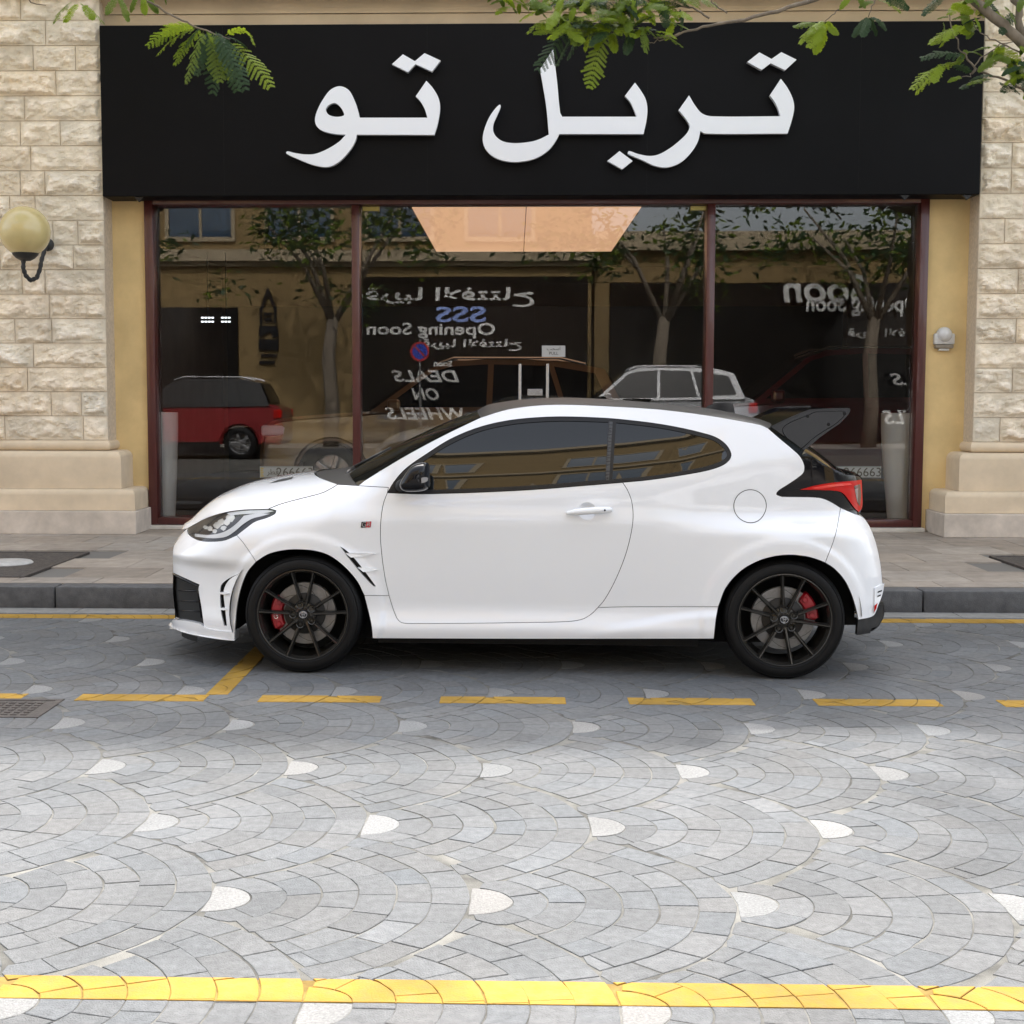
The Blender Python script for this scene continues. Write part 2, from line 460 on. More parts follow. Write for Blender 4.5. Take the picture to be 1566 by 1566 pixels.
# opposite carriageway, plain setts
M['far_road'] = mat('far_setts', (.13, .135, .14), .7, macro=.25, n_scale=6, n_amt=.3, bump=.3, bump_scale=40)
struct(sheet('far_road', -30, 30, -6.5, 2.0, -.004, M['far_road']))
for sx in (-1, 1):
    struct(sheet('side_road', sx * 7.0, sx * 30, 2.0, 9.7, -.004, M['far_road']))
# gutter and kerb
M['gutter'] = mat('gutter_concrete', (.22, .215, .20), .85, macro=.2, n_scale=14, n_amt=.25, bump=.2, bump_scale=150)
M['kerb'] = mat('kerb_stone', (.10, .10, .102), .75, macro=.25, macro_scale=1.5, n_scale=16, n_amt=.3, bump=.35, bump_scale=120)
g = MB(); x = -9.0
while x < 9: g.bbox((x + .003, 9.625, -.02), (x + .597, 9.845, .002), .003); x += .6
struct(g.build('gutter', M['gutter']))
g = MB(); x = -9.2
while x < 9: g.bbox((x + .003, 9.85, -.03), (x + .997, 10.05, .15), .016); x += 1.0
struct(g.build('kerb', M['kerb'], smooth=True, angle=40))
# sidewalk slabs, real joints; a pit is left open round each tree
M['slab'] = mat('pavement_slab', (.37, .318, .265), .8, spec=.2, macro=.2, macro_scale=.9, n_scale=7, n_amt=.22, n_detail=7, bump=.25, bump_scale=140, attr='tone', attr_amt=1)
M['slab_joint'] = mat('slab_joint', (.16, .15, .135), .95)
struct(sheet('pavement_bed', -9.2, 9.2, 10.05, 14.9, .138, M['slab_joint']))
PITS = [(-5.35, -3.60, 10.35, 11.95), (3.95, 5.70, 10.35, 11.95)]
it = []; y = 10.053; row = 0
while y < 14.5:
    d = .30 if row == 0 else .60
    x = -9.0 + (.3 if row % 2 else 0)
    while x < 9:
        a, b, c, e = x + .003, x + .597, y + .003, y + d - .003
        inside = any(a < p[1] - .05 and b > p[0] + .05 and c < p[3] - .05 and e > p[2] + .05 for p in PITS)
        t = 1 + rnd.gauss(0, .07); wv = rnd.gauss(0, .015)
        if not inside: it.append(([(a, c), (b, c), (b, e), (a, e)], 0, (t * (1 + wv), t, t * (1 - wv)), .15))
        x += .6
    y += d; row += 1
sw = struct(poly_mesh('pavement', it, [M['slab']]))

# ================================================================== SHOP BUILDING
YW, YG, YS = 14.15, 14.24, 13.86          # plaster wall, glass, stone face
M['stone'] = mat('split_stone', (.78, .675, .52), .85, n_scale=5, n_amt=.24, n_detail=8, bump=.3, bump_scale=90, attr='tone', attr_amt=1)
M['mortar'] = mat('stone_mortar', (.62, .52, .40), .95, n_scale=30, n_amt=.2)
M['cast'] = mat('cast_stone', (.70, .57, .41), .8, macro=.10, macro_scale=1.3, n_scale=3.5, n_amt=.12, n_detail=6, bump=.12, bump_scale=160)
M['cast_grey'] = mat('plinth_stone', (.62, .54, .46), .75, macro=.16, macro_scale=1.6, n_scale=6, n_amt=.2, n_detail=6, bump=.1, bump_scale=160)
M['ochre'] = mat('ochre_plaster', (.76, .565, .275), .85, macro=.10, macro_scale=1.1, n_scale=2.2, n_amt=.10, n_detail=7, bump=.1, bump_scale=200)
M['cream'] = mat('cream_plaster', (.68, .54, .37), .85, macro=.12, macro_scale=1.2, n_scale=2.5, n_amt=.08, bump=.1, bump_scale=200)
M['mahog'] = mat('mahogany_frame', (.075, .014, .012), .35, n_scale=30, n_amt=.2, stretch=(1, 1, .1), coat=.3)
bld = thing('shop_building', 'beige rough stone and ochre plaster shop front behind the white car', 'building', (0, 14.2, .15))
def bpart(o, parent=bld):
    """parent keeping world coordinates"""
    o.parent = parent
    if parent is bld: o.matrix_parent_inverse = Matrix.Translation(-bld.location)
    return o
def rough_wall(x0, x1, z0, ch, ncourse, seed, edge_right, fine_from):
    """split-faced ashlar: every block has a drafted margin and a broken face"""
    rg = random.Random(seed); V = []; F = []; T = []
    for c in range(ncourse):
        za = z0 + c * ch + .004; zb = z0 + (c + 1) * ch - .004
        xs = [x1 if edge_right else x0]; d = -1 if edge_right else 1
        while (xs[-1] > x0) if edge_right else (xs[-1] < x1):
            xs.append(xs[-1] + d * rg.choice([.24, .30, .38, .46, .56, .68, .78]) * rg.uniform(.93, 1.07))
        for k in range(len(xs) - 1):
            a, b = sorted((xs[k], xs[k + 1])); a = max(a, x0); b = min(b, x1)
            if b - a < .06: continue
            a += .004; b -= .004
            far = (b < fine_from) if edge_right else (a > fine_from)
            st = .05 if far else .0125
            nx = max(3, int((b - a) / st)); nz = max(3, int((zb - za) / st))
            sd = Vector((rg.uniform(-50, 50), rg.uniform(-50, 50), rg.uniform(-50, 50)))
            depth = rg.uniform(.035, .075); tone = 1 + rg.gauss(0, .035); warm = rg.gauss(.005, .016)
            pits = rg.uniform(.25, .6); o = len(V); hs = {}
            slope = rg.uniform(-.35, .35)
            for j in range(nz + 1):
                for i in range(nx + 1):
                    u = i / nx; v = j / nz; X = a + (b - a) * u; Z = za + (zb - za) * v
                    ex = min(u, 1 - u) * (b - a); ez = min(v, 1 - v) * (zb - za)
                    e = min(ex, ez)
                    q = Vector((X * 7.5, Z * 11, 0)) + sd
                    n1 = noise.fractal(q, 1.0, 2.2, 4)
                    wv = Vector((n1 * .35, noise.noise(q * 1.7) * .35, 0))
                    vd = noise.voronoi((Vector((X * 6, Z * 9, 0)) + sd + wv))[0]
                    cell = vd[1] - vd[0]
                    dr = noise.noise(Vector((X * 3, Z * 3, 5)) + sd) * .02
                    m = sstep(.006, .05 + dr, e + .02 * n1)
                    h = (.30 + .55 * n1 + .55 * min(cell, .6) + slope * (v - .5) + .25 * (.55 - v)) * m
                    h = max(0, h)
                    # terrace the break so the face reads as chips
                    tq = h * 5; h = (math.floor(tq) + sstep(.25, .75, tq - math.floor(tq))) / 5 * .65 + h * .35
                    hs[i, j] = h
                    V.append((X, YS - h * depth, Z))
                    fresh = 1 + .20 * sstep(.25, .8, h) + .05 * noise.noise(q * 3)
                    T.append((tone * fresh * (1 + warm) * .97, tone * fresh * (1 - .02 + .03 * (fresh - 1)), tone * fresh * (1 - warm * 1.2) * (1 + .25 * (fresh - 1))))
            W_ = nx + 1
            for j in range(nz):
                for i in range(nx):
                    p = o + j * W_ + i; F.append((p, p + 1, p + W_ + 1, p + W_))
            # block sides back into the joint
            ring = [o + i for i in range(nx + 1)] + [o + j * W_ + nx for j in range(1, nz + 1)] + [o + nz * W_ + i for i in range(nx - 1, -1, -1)] + [o + j * W_ for j in range(nz - 1, 0, -1)]
            o2 = len(V)
            for r_ in ring: V.append((V[r_][0], YS + .02, V[r_][2])); T.append(T[r_])
            n = len(ring)
            for r_ in range(n): F.append((ring[r_], o2 + r_, o2 + (r_ + 1) % n, ring[(r_ + 1) % n]))
    me = bpy.data.meshes.new('rough_stone_face'); me.from_pydata(V, [], F)
    ca = me.attributes.new('tone', 'FLOAT_COLOR', 'POINT'); ca.data.foreach_set('color', [c for t in T for c in (*t, 1.0)])
    me.materials.append(M['stone']); me.update()
    bm = bmesh.new(); bm.from_mesh(me); bmesh.ops.recalc_face_normals(bm, faces=bm.faces); bm.to_mesh(me); bm.free()
    o = bpy.data.objects.new('rough_stone_face', me); COL.objects.link(o); return o
XL, XR = -3.945, 4.365
for side in (0, 1):
    if side == 0:
        x0, x1, ff = -7.4, XL, -6.1
    else: x0, x1, ff = XR, 8.0, 6.6
    b = MB(); b.box((x0, YS + .012, 1.03), (x1, 14.6, 6.6))
    pil = bpart(b.build('stone_pilaster', M['mortar']))
    bpart(rough_wall(x0, x1, 1.035, .2338, 20, 31 + side, side == 0, ff), pil)
    # moulded plinth: torus, two rounded steps, base block; returns to the wall
    def round_rect(y0, y1, z0, z1, r, n=6):
        out = [(y1, z0), (y0, z0)]
        for k in range(n + 1):
            a = math.pi - (math.pi / 2) * k / n
            out.append((y0 + r + r * math.cos(a), z1 - r + r * math.sin(a)))
        out.append((y1, z1)); return out
    steps = []   # (front y, z0, z1, end x shift, radius)
    pl = MB()
    dirn = 1 if side == 0 else -1; xe = XL if side == 0 else XR; xo = x0 if side == 0 else x1
    for (yf, z0, z1, e, r, mi) in [(13.80, .935, 1.033, .035, .047, 0), (13.72, .575, .933, .16, .07, 0), (13.62, .37, .573, .315, .06, 0)]:
        # rounded block: front profile swept to a quarter-turned end
        n = 7; xs_end = xe + dirn * e
        prof = [(0.0, z0)] + [(r - r * math.cos(math.pi / 2 * k / n), z1 - r + r * math.sin(math.pi / 2 * k / n)) for k in range(n + 1)]
        if r > .045 and z1 - z0 < .11:
            prof = [(r - r * math.sin(math.pi * k / 10), z0 + (z1 - z0) * (1 - math.cos(math.pi * k / 10)) / 2) for k in range(11)]
        V = []; F = []
        path = [('o', xo), ('f', xs_end), ('b', xs_end)]
        for kind, xx in path:
            for (ins, z) in prof:
                if kind == 'o': V.append((xx, yf + ins, z))
                elif kind == 'f': V.append((xx - dirn * ins, yf + ins, z))
                else: V.append((xx - dirn * ins, 14.2, z))
        k = len(prof)
        for s_ in range(2):
            for q in range(k - 1): F.append((s_ * k + q, (s_ + 1) * k + q, (s_ + 1) * k + q + 1, s_ * k + q + 1))
        V.append((xo, 14.2, z1)); F.append((k - 1, 2 * k - 1, 3 * k - 1, len(V) - 1))
        pl.add(V, F, mi)
    o = bpart(pl.build('plinth', [M['cast']], smooth=True, angle=35))
    pb = MB(); xs = sorted((xo, xe + dirn * .345)); pb.bbox((xs[0], 13.53, .15), (xs[1], 14.16, .367), .006)
    bpart(pb.build('plinth_base', M['cast_grey']))
# ochre plaster reveals, cornice, upper wall and added parapet
for xa, xb in ((XL - .02, -3.622), (3.972, XR + .02)): b = MB(); b.box((xa, YW, .15), (xb, 14.6, 3.40)); bpart(b.build('plaster_reveal', M['ochre']))
b = MB()
b.box((-7.4, 14.02, 4.955), (8.0, 14.6, 5.095))
V = []; F = []; n = 8
for xx in (-7.4, 8.0):
    V += [(xx, 14.02 - .02 - .17 * (1 - math.cos(math.pi / 2 * k / n)), 5.097 + .11 * math.sin(math.pi / 2 * k / n)) for k in range(n + 1)]
for k in range(n): F.append((k, n + 1 + k, n + 2 + k, k + 1))
b.add(V, F)
b.box((-7.4, 13.80, 5.209), (8.0, 14.6, 5.50)); b.box((-7.4, 13.70, 5.502), (8.0, 14.6, 5.62))
bpart(b.build('cornice', M['cream']))
b = MB(); b.box((-14, 14.2, 5.622), (14, 26, 7.9)); b.box((-14, 14.05, 7.902), (1.55, 26, 8.42)); b.box((1.551, 14.05, 7.902), (14, 26, 8.02))  # parapet added out of view, taller at left to shape the street shadow
b.box((-14, 14.2, 0), (-7.42, 26, 5.62)); b.box((8.02, 14.2, 0), (14, 26, 5.62))
bpart(b.build('upper_wall', M['cream']))

# shop window: frame, panes, door leaves
fr = MB()
FX0, FX1 = -3.62, 3.97
def fbox(x0, x1, z0, z1, y0=14.10, y1=14.32): fr.bbox((x0, y0, z0), (x1, y1, z1), .006)
fbox(FX0, FX0 + .085, .19, 3.40); fbox(FX1 - .085, FX1, .19, 3.40)
fbox(FX0 + .086, FX1 - .086, 3.315, 3.40); fbox(FX0 + .086, FX1 - .086, .19, .262)
fbox(-1.595, -1.520, .263, 3.314); fbox(1.845, 1.925, .263, 3.314)
fo = bpart(fr.build('window_frame', M['mahog'], smooth=True, angle=40))
b = MB(); b.bbox((FX0 - .02, 14.04, .15), (FX1 + .02, 14.4, .188), .006); bpart(b.build('threshold', mat('threshold_stone', (.62, .58, .52), .6, n_scale=9, n_amt=.15)))
M['pane'] = glass_mat('shop_glass', (.95, .955, .95), 1.05, .0, rough=.006, wav=.012)
def pane(x0, x1, z0, z1, y, nm='pane'):
    p = MB(); p.box((x0, y, z0), (x1, y + .01, z1)); o = p.build(nm, M['pane']); bpart(o, fo); return o
pane(FX0 + .086, -1.596, .263, 3.314, YG); pane(1.926, FX1 - .086, .263, 3.314, YG)
pane(-1.519, 1.844, 2.575, 3.314, YG); pane(-1.519, .186, .263, 2.568, YG, 'door_leaf'); pane(.192, 1.844, .263, 2.568, YG, 'door_leaf')
b = MB()
for x in (.045, .315):
    b.tube([(x, 14.16, .95), (x, 14.16, 1.78)], .016, 12)
    for z in (1.08, 1.64): b.tube([(x, 14.16, z), (x, YG, z)], .009, 8)
o = bpart(b.build('door_handle', M['silver'], smooth=True, angle=50), fo)
M['clamp'] = mat('brass_clamp', (.42, .36, .12), .35, metal=.6)
for x in (-1.50, 1.70): b = MB(); b.bbox((x, YG - .02, 3.265), (x + .165, YG + .03, 3.31), .003); bpart(b.build('glass_clamp', M['clamp']), fo)
b = MB(); b.bbox((.12, YG - .02, 1.47), (.27, YG + .03, 1.535), .003); bpart(b.build('door_lock', M['silver']), fo)

# PULL sticker
st = thing('pull_sticker', 'small white pull sticker on the glass door near the handles', 'sticker', (.375, YG - .002, 1.905))
b = MB(); b.box((-.115, 0, -.055), (.115, .0015, .055)); b.build('sticker_sheet', mat('sticker_white', (.40, .40, .40), .6), st)
b = MB()
for body, z, s in (('PULL', -.022, .042), ('\uFE90\uFEA4\uFEB3\uFE8D', .026, .05)):
    V, F = text_mesh(body, s, ext=.0004); b.add(V, F, 0, Matrix.Translation((0, -.001, z)) @ Matrix.Rotation(R(90), 4, 'X'))
b.build('lettering', mat('ink', (.03, .03, .03), .6), st)
# number plates on the glass
for (px, lab, txt) in ((438, 'number plate on the glass at the lower left above the bonnet', '266663'), (1306, 'number plate on the glass at the lower right behind the tail lamp', '266663')):
    p = on_y(px, 722, YG - .02)
    pl = thing('number_plate', lab, 'number plate', p)
    b = MB(); b.bbox((-.265, 0, -.058), (.265, .004, .058), .002); b.build('plate', mat('plate_white', (.26, .265, .25), .5), pl)
    b = MB()
    V, F = text_mesh(txt, .125, ext=.0008); b.add(V, F, 0, Matrix.Translation((.085, -.0015, -.004)) @ Matrix.Rotation(R(90), 4, 'X'))
    V, F = text_mesh('\uFEAE\uFEC4\uFED7', .075, ext=.0008); b.add(V, F, 0, Matrix.Translation((-.135, -.0015, .0)) @ Matrix.Rotation(R(90), 4, 'X'))
    for z0, z1 in ((-.054, -.050), (.050, .054)): b.box((-.258, -.001, z0), (.258, .0, z1))
    b.build('lettering', mat('plate_ink', (.06, .05, .035), .6), pl)
    b = MB()
    for k in range(5): b.box((-.258, -.001, -.045 + k * .019), (-.235 + (.0 if k % 2 else .008), .0, -.033 + k * .019))
    b.build('plate_flag', mat('plate_flag', (.33, .24, .05), .6), pl)

# ================================================================== SIGN
sg = thing('shop_sign', 'long black fascia sign with raised white Arabic lettering', 'sign', (.21, 13.80, 4.15))
b = MB(); b.bbox((-4.145, 0, -.795), (4.135, .35, .795), .008)
b.build('sign_board', mat('sign_black', (.0030, .0030, .0040), .5, spec=.12, macro=.25, macro_scale=.8, n_scale=1.4, n_amt=.25, n_detail=8), sg)
M['seam'] = mat('sign_seam', (.007, .007, .008), .5, spec=.15)
for x in (-2.98, -1.05, 1.02, 3.0): b = MB(); b.box((x, -.0012, -.78), (x + .003, .0, .78)); b.build('board_seam', M['seam'], sg)
for x in (-3.85, 3.40, 3.98): b = MB(); b.prism([(0, 0), (.09, 0), (.045, -.045)], .02, .06, 0, Matrix.Translation((x, 0, -.797))); b.build('bracket', M['black_satin'], sg)
C5 = lambda p: (420 + p[0] / 3.2625, p[1] / 3.2625) + tuple(p[2:])
C6 = lambda p: (700 + p[0] / 2.7964, p[1] / 2.7964) + tuple(p[2:])
glyphs = [
 (C5, [(757,403,1),(790,440),(818,490),(825,540),(815,610),(797,673,1),(410,672,1),(402,705),(375,750),(330,800),(285,828),(245,833),(190,822),(120,795),(58,765),(62,755),(100,763),(150,770),(200,768),(260,745),(320,708),(355,672,1),(300,668),(245,655),(212,632),(201,600),(213,550),(245,490),(280,447),(325,430),(370,450),(400,505),(418,560),(424,587,1),(762,587,1),(747,540),(727,505),(704,480,1)],
  [(255,548),(270,524),(298,514),(325,530),(347,572),(330,581),(300,582),(270,572)]),
 (C5, [(585,320,1),(640,271,1),(700,305,1),(748,265,1),(828,302,1),(785,357,1),(703,320,1),(665,360,1)], None),
 (C6, [(408,210,1),(425,350),(438,480),(447,499,1),(765,499,1),(752,465),(737,435),(715,410,1),(758,353,1),(785,390),(804,425),(811,462),(808,510),(795,573,1),(435,573,1),(418,605),(385,645),(330,678),(260,692),(200,688),(150,668),(118,635),(107,600),(112,560),(133,505),(160,465),(180,447),(184,455),(170,490),(153,530),(152,560),(165,585),(195,605),(240,612),(300,608),(345,597),(390,575,1),(378,450),(352,295,1)], None),
 (C6, [(640,688,1),(692,646,1),(748,688,1),(703,724,1)], None),
 (C6, [(1382,337,1),(1410,375),(1432,420),(1439,460),(1430,510),(1411,571,1),(1060,571),(1038,560,1),(1027,605),(1000,650),(960,690),(920,710),(885,716),(840,708),(790,685),(728,657),(732,646),(770,658),(820,667),(860,660),(910,632),(950,600),(978,572),(992,545),(985,522),(945,470,1),(989,408,1),(1018,455),(1045,485),(1085,497),(1380,497,1),(1370,465),(1355,435),(1335,408,1)], None),
 (C6, [(1238,265,1),(1290,224,1),(1342,252,1),(1384,223,1),(1449,255,1),(1400,300,1),(1338,270,1),(1300,299,1)], None)]
M['acrylic'] = mat('white_acrylic', (.86, .885, .93), .35)
M['acrylic_side'] = mat('letter_return', (.55, .57, .60), .45)
for fn, outl, hole in glyphs:
    def cv(pts):
        q = spline([fn(p) for p in pts], 2.0, True)
        return [((v := on_y(a, b_, 13.70)).x - .21, v.z - 4.15) for a, b_ in q]
    poly = cv(outl); hs = [cv(hole)] if hole else []
    b = MB(); b.prism(poly, -.10, -.096, 0, holes=hs); b.prism(poly, -.0955, -.045, 1, holes=hs)
    b.build('sign_letter', [M['acrylic'], M['acrylic_side']], sg)

# ================================================================== WHITE CAR (hero)
CYAW = -2.0
CPOS = Vector((.142, 8.43, 0.0))
CARM = Matrix.Translation(CPOS) @ Matrix.Rotation(R(CYAW), 4, 'Z')
CINV = CARM.inverted()
_eye_l = CINV @ EYEV
_rot_l = CINV.to_3x3()
def lray(px, py): return _rot_l @ ray(px, py)
def at_y(px, py, y):
    """point of the car at lateral position y (near side negative), car coordinates"""
    r = lray(px, py); t = (y - _eye_l.y) / r.y; return _eye_l + r * t
def interp(tab, x):
    if x <= tab[0][0]: return tab[0][1]
    for (a, va), (b, vb) in zip(tab, tab[1:]):
        if x <= b: return va + (vb - va) * (x - a) / (b - a)
    return tab[-1][1]
def smooth_tab(tab, n=8):
    q = spline(tab, (tab[-1][0] - tab[0][0]) / 120); return sorted(q)

# nose and tail outlines at the centre line (z -> x)
_nose_px = [(268,985),(259,955),(267.5,945),(266,935),(264,900),(263.5,876),(263.5,848),(265,835),(276,818),(285,806),(300,791),(316.6,774.6),(330,764)]
NOSE = sorted([(p.z, p.x - (.07 if b > 950 else 0)) for (a, b), p in ((q_, at_y(*q_, -.15)) for q_ in _nose_px)])
_tail_px = [(1330,985),(1340,962),(1352,940),(1353,900),(1350.5,889),(1347,862),(1340.5,831.4),(1331.5,806.9),(1322,792),(1319.5,776),(1320,740),(1318,727),(1312,700),(1290,660),(1270,640)]
TAIL = sorted([(p.z, p.x) for p in (at_y(a, b, -.15) for a, b in _tail_px)])
P_LOW = smooth_tab([(-2.2,.83),(-1.9,.845),(-1.6,.872),(-1.3,.893),(-1.0,.890),(-.8,.878),(-.6,.868),(-.2,.862),(.3,.862),(.7,.872),(.95,.895),(1.15,.914),(1.35,.918),(1.6,.904),(1.8,.885),(2.0,.87)])
P_UP = smooth_tab([(-2.2,.83),(-1.6,.868),(-1.3,.882),(-.8,.872),(-.2,.862),(.3,.860),(.7,.852),(1.0,.838),(1.3,.812),(1.6,.775),(1.8,.74),(2.0,.70)])
O_LOW = smooth_tab([(.10,.030),(.165,.016),(.195,.006),(.235,.0),(.262,.004),(.30,.022),(.345,.036),(.42,.034),(.52,.027),(.64,.017),(.74,.0075),(.80,.0015),(.815,.0),(.83,.0015),(.88,.0095),(.95,.023),(1.02,.044),(1.1,.07)])
_hood_px = [(286,808),(300,800),(316.6,791.5),(341,783.8),(368.7,779.8),(411.6,777.8),(430,770.7),(454.6,763.9),(479,757.8),(494.4,753.2),(506.7,747),(515.9,740.9),(548,742.5),(600,736)]
HOODZ = sorted([(p.x, p.z) for p in (at_y(a, b, -.74) for a, b in _hood_px)])
_belt_px = [(548,742.5),(592,754),(682,754.6),(820,748.5),(952,737.8),(1040,727),(1107,710.3),(1160,700),(1230,690)]
BELT = sorted([(p.x, p.z) for p in (at_y(a, b, -.84) for a, b in _belt_px)])
WF = at_y(463, 944, -.885); WR = at_y(1200, 949.5, -.885)
TR = .3165
AXF = Vector((WF.x, 0, TR - .003)); AXR = Vector((WR.x, 0, TR - .003))

def W(x, z):
    """half width of the body at (x, z)"""
    s = 1 - sstep(.755, .875, z)
    if x < .4: s = 1 - sstep(.80, 1.0, z)
    elif x < .9:
        k = sstep(.4, .9, x); s = (1 - k) * (1 - sstep(.80, 1.0, z)) + k * s
    p = interp(P_UP, x) * (1 - s) + interp(P_LOW, x) * s
    zb = interp(BELT, x)
    # lower body profile belongs to the doors; the bumpers are straighter
    kdoor = sstep(-1.25, -.75, x) * (1 - sstep(.45, 1.20, x))
    o = interp(O_LOW, min(z, .9)) * (.30 + .70 * kdoor)
    if z > .83: pass
    # front shoulder rolls over to the bonnet line
    kf = 1 - sstep(-1.08, -.74, x)
    if kf > 0:
        H = interp(HOODZ, x); q = min(1.3, max(0, (z - (H - .20)) / .20)); o += kf * .125 * q ** 2.2
    kc = 1 - kf
    if kc > 0:
        dz = z - zb
        if dz > -.09:
            e = dz + .09
            t = (.20 * e * e / .18) if e < .09 else (.009 + .22 * (e - .09) + .42 * (e - .09) ** 2)
            o += kc * t
            if z > .9: o += 0
    kn = 1 - sstep(-1.80, -1.42, x)
    if kn > 0: o += kn * (.050 * (1 - sstep(.535, .60, z)) - .018 * (1 - sstep(.24, .50, z)))
    w_ = p - o
    # wheel-arch lips swell out
    for ax, rl, amp in ((AXF, .392, .014), (AXR, .395, .012)):
        r_ = math.hypot(x - ax.x, z - ax.z)
        w_ += amp * (1 - sstep(rl + .02, rl + .055, r_))
    # rear side skirt blade
    if .1 < x < 1.2 and z < .40:
        zl = .205 + .125 * sstep(.1, 1.0, x)
        w_ += sstep(.15, .8, x) * (.026 * (1 - sstep(zl, zl + .040, z)) - .014 * (1 - sstep(.18, zl, z)))
    # nose and tail close round in plan
    xf = interp(NOSE, z); xc = -1.30
    if x < xc:
        L = xc - min(xf, -1.72); t = (xc - x) / L
        w_ *= 0 if t >= 1 else (1 - t ** 2.9) ** (1 / 2.5)
    xr = interp(TAIL, z); xc = 1.36
    if x > xc:
        L = max(xr, 1.70) - xc; t = (x - xc) / L
        w_ *= 0 if t >= 1 else (1 - t ** 3.4) ** (1 / 2.7)
    return max(0.0, w_)
def to_xz(px, py):
    """where the sight line of a photo point meets the near side of the body (car x, z)"""
    r = lray(px, py)
    t0 = (-1.0 - _eye_l.y) / r.y; t1 = (0 - _eye_l.y) / r.y; n = 60
    prev = t0
    for i in range(1, n + 1):
        t = t0 + (t1 - t0) * i / n; p = _eye_l + r * t
        if p.y >= -W(p.x, p.z):
            a, b = prev, t
            for _ in range(18):
                m = (a + b) / 2; p = _eye_l + r * m
                if p.y >= -W(p.x, p.z): b = m
                else: a = m
            p = _eye_l + r * b
            return (p.x, p.z)
        prev = t
    p = _eye_l + r * t1; return (p.x, p.z)
def P3(px, py):
    x, z = to_xz(px, py); return Vector((x, -W(x, z), z))

# ---- traced edges (photo pixels)
def sp(*pts, step=3.0): return spline(list(pts), step)
E = {}
E['sil_f'] = sp((286,808),(276.5,818.5),(265.5,834.5,1),(264.2,848),(264.8,876))
E['hl_low_a'] = sp((286,808),(288,817),(304.4,826.5),(325.8,828),(344,826),(362,818.5))
E['hl_low_b'] = sp((362,818.5),(374.9,808.4),(390,797.6),(408.6,791.5),(420.8,785.4),(422.4,780.8))
E['hl_tip'] = sp((422.4,780.8),(411.6,777.8))
E['hl_top'] = sp((411.6,777.8),(405.5,778),(368.7,779.6),(341,784),(316.6,791.7),(300,800),(286,808))
E['hood'] = sp((411.6,777.8),(430,770.7),(454.6,763.9),(479,757.8),(494.4,753.2),(506.7,747),(516.5,741))
E['cowl'] = sp((516.5,741),(548,742.8))
E['scuttle'] = sp((548,742.8),(594,745.5))
E['stub'] = sp((594,745.5),(592.3,753.7))
E['bump_fend'] = sp((362,818.5),(372,830),(391.7,858.9))
E['arch_f_a'] = sp((391.7,858.9),(377.9,875.8),(368.7,898.8),(362.6,926.4),(359.7,957),(359.2,967))
E['arch_f_b'] = sp((391.7,858.9),(411.6,847),(436.2,841.3),(460.7,840.5),(485.2,843.3),(506.7,851.3),(528.1,868.1),(546.5,889.6),(557,910.5))
E['arch_f_c'] = sp((557,910.5),(563.4,935.6),(568,957),(569.8,976.3))
E['fend_low'] = sp((557,910.5),(595,911))
E['door_f_a'] = sp((592.3,753.7),(586.4,770),(582.6,794.6),(581.8,822),(584.8,855.9),(589.4,886.5),(595,911))
E['door_f_b'] = sp((595,911),(601.7,932.5),(607.5,946),(612.5,951.3),(620,953.3),(635,953.6),(713,953.2),(805,952),(866,950.6),(890.9,946.8),(906.2,937.5),(914.5,929))
E['door_r'] = sp((914.5,929),(924.6,917),(939.9,889.5),(955.2,852.7),(964.4,819),(968.2,791.4),(966,766.9),(959.8,750),(952.2,737.8))
E['trim_f'] = sp((952.2,737.8),(897,742.4),(820.4,748.5),(743.8,752.5),(682.5,754.6),(636.6,755.3),(592.3,753.7))
E['trim_r'] = sp((952.2,737.8),(990.7,734.2),(1039.7,727.2),(1082.6,719.2),(1105,711.5),(1116,702.5),(1117.9,693.5),(1110.2,680),(1094.9,669),(1070.4,661.3),(1036.7,653.6),(999.9,647.3),(960,642.5),(927.7,639.6),(866.4,637.3),(820.4,638.6),(774.5,643.6),(731.6,653.8),(688.7,671.6),(651.9,694.5),(621.3,716),(604,735),(592.3,753.7))
E['apillar'] = sp((548,742.8),(560,733.5),(621.3,696.4),(682.5,663.8),(735,638.5))
E['rail'] = sp((735,638.5),(774.5,626.5),(820.4,620),(866.4,618.6),(927.7,621),(1000,625.3),(1040,629.5),(1082.6,635.2),(1131.7,643.5),(1162.3,649.5),(1174.6,655))
E['cpillar'] = sp((1174.6,655),(1193,671),(1211.4,686.3),(1223.6,698),(1230.2,712),(1229,722.5),(1220.6,730.5),(1205.2,741),(1190,751),(1187.5,756),(1196,759.5))
E['garn_a'] = sp((1196,759.5),(1251.2,760.9),(1266.6,765.5),(1285.5,776.5))
E['garn_b'] = sp((1285.5,776.5),(1306.4,785.5),(1314,787.5))
E['rb_line'] = sp((1285.5,776.5),(1277,820),(1262,860.5))
E['tail_sil'] = sp((1314,787.5),(1322,793),(1331,806.9),(1340,831.4),(1346.5,862),(1349.5,889.6))
E['tail_low'] = sp((1349.5,889.6),(1350,905),(1343.2,926.4),(1335.5,942),(1312.5,948))
E['arch_r_low'] = sp((1091.8,977),(1094.9,947.9),(1098.5,928))
E['arch_r_mid'] = sp((1098.5,928),(1110.2,898.8),(1131.7,874.3),(1156.2,859.4),(1180.7,851.5),(1205.2,848.7),(1229.8,850.5),(1248,855),(1262,860.5))
E['arch_r_hi'] = sp((1262,860.5),(1275.8,869.7),(1291,886.6),(1301.8,908),(1309.5,932.5),(1312.5,948))
E['sill_r'] = sp((914.5,929),(960,928),(1098.5,928))
E['sill_bot'] = sp((569.8,976.3),(800,977.2),(1091.8,977))
E['bump_low'] = sp((359.2,967),(330,964.5),(312,961.5))
E['intake'] = sp((312,961.5),(308,930),(303.2,901),(304.6,894.2,1),(270.7,878.9),(264.8,876))
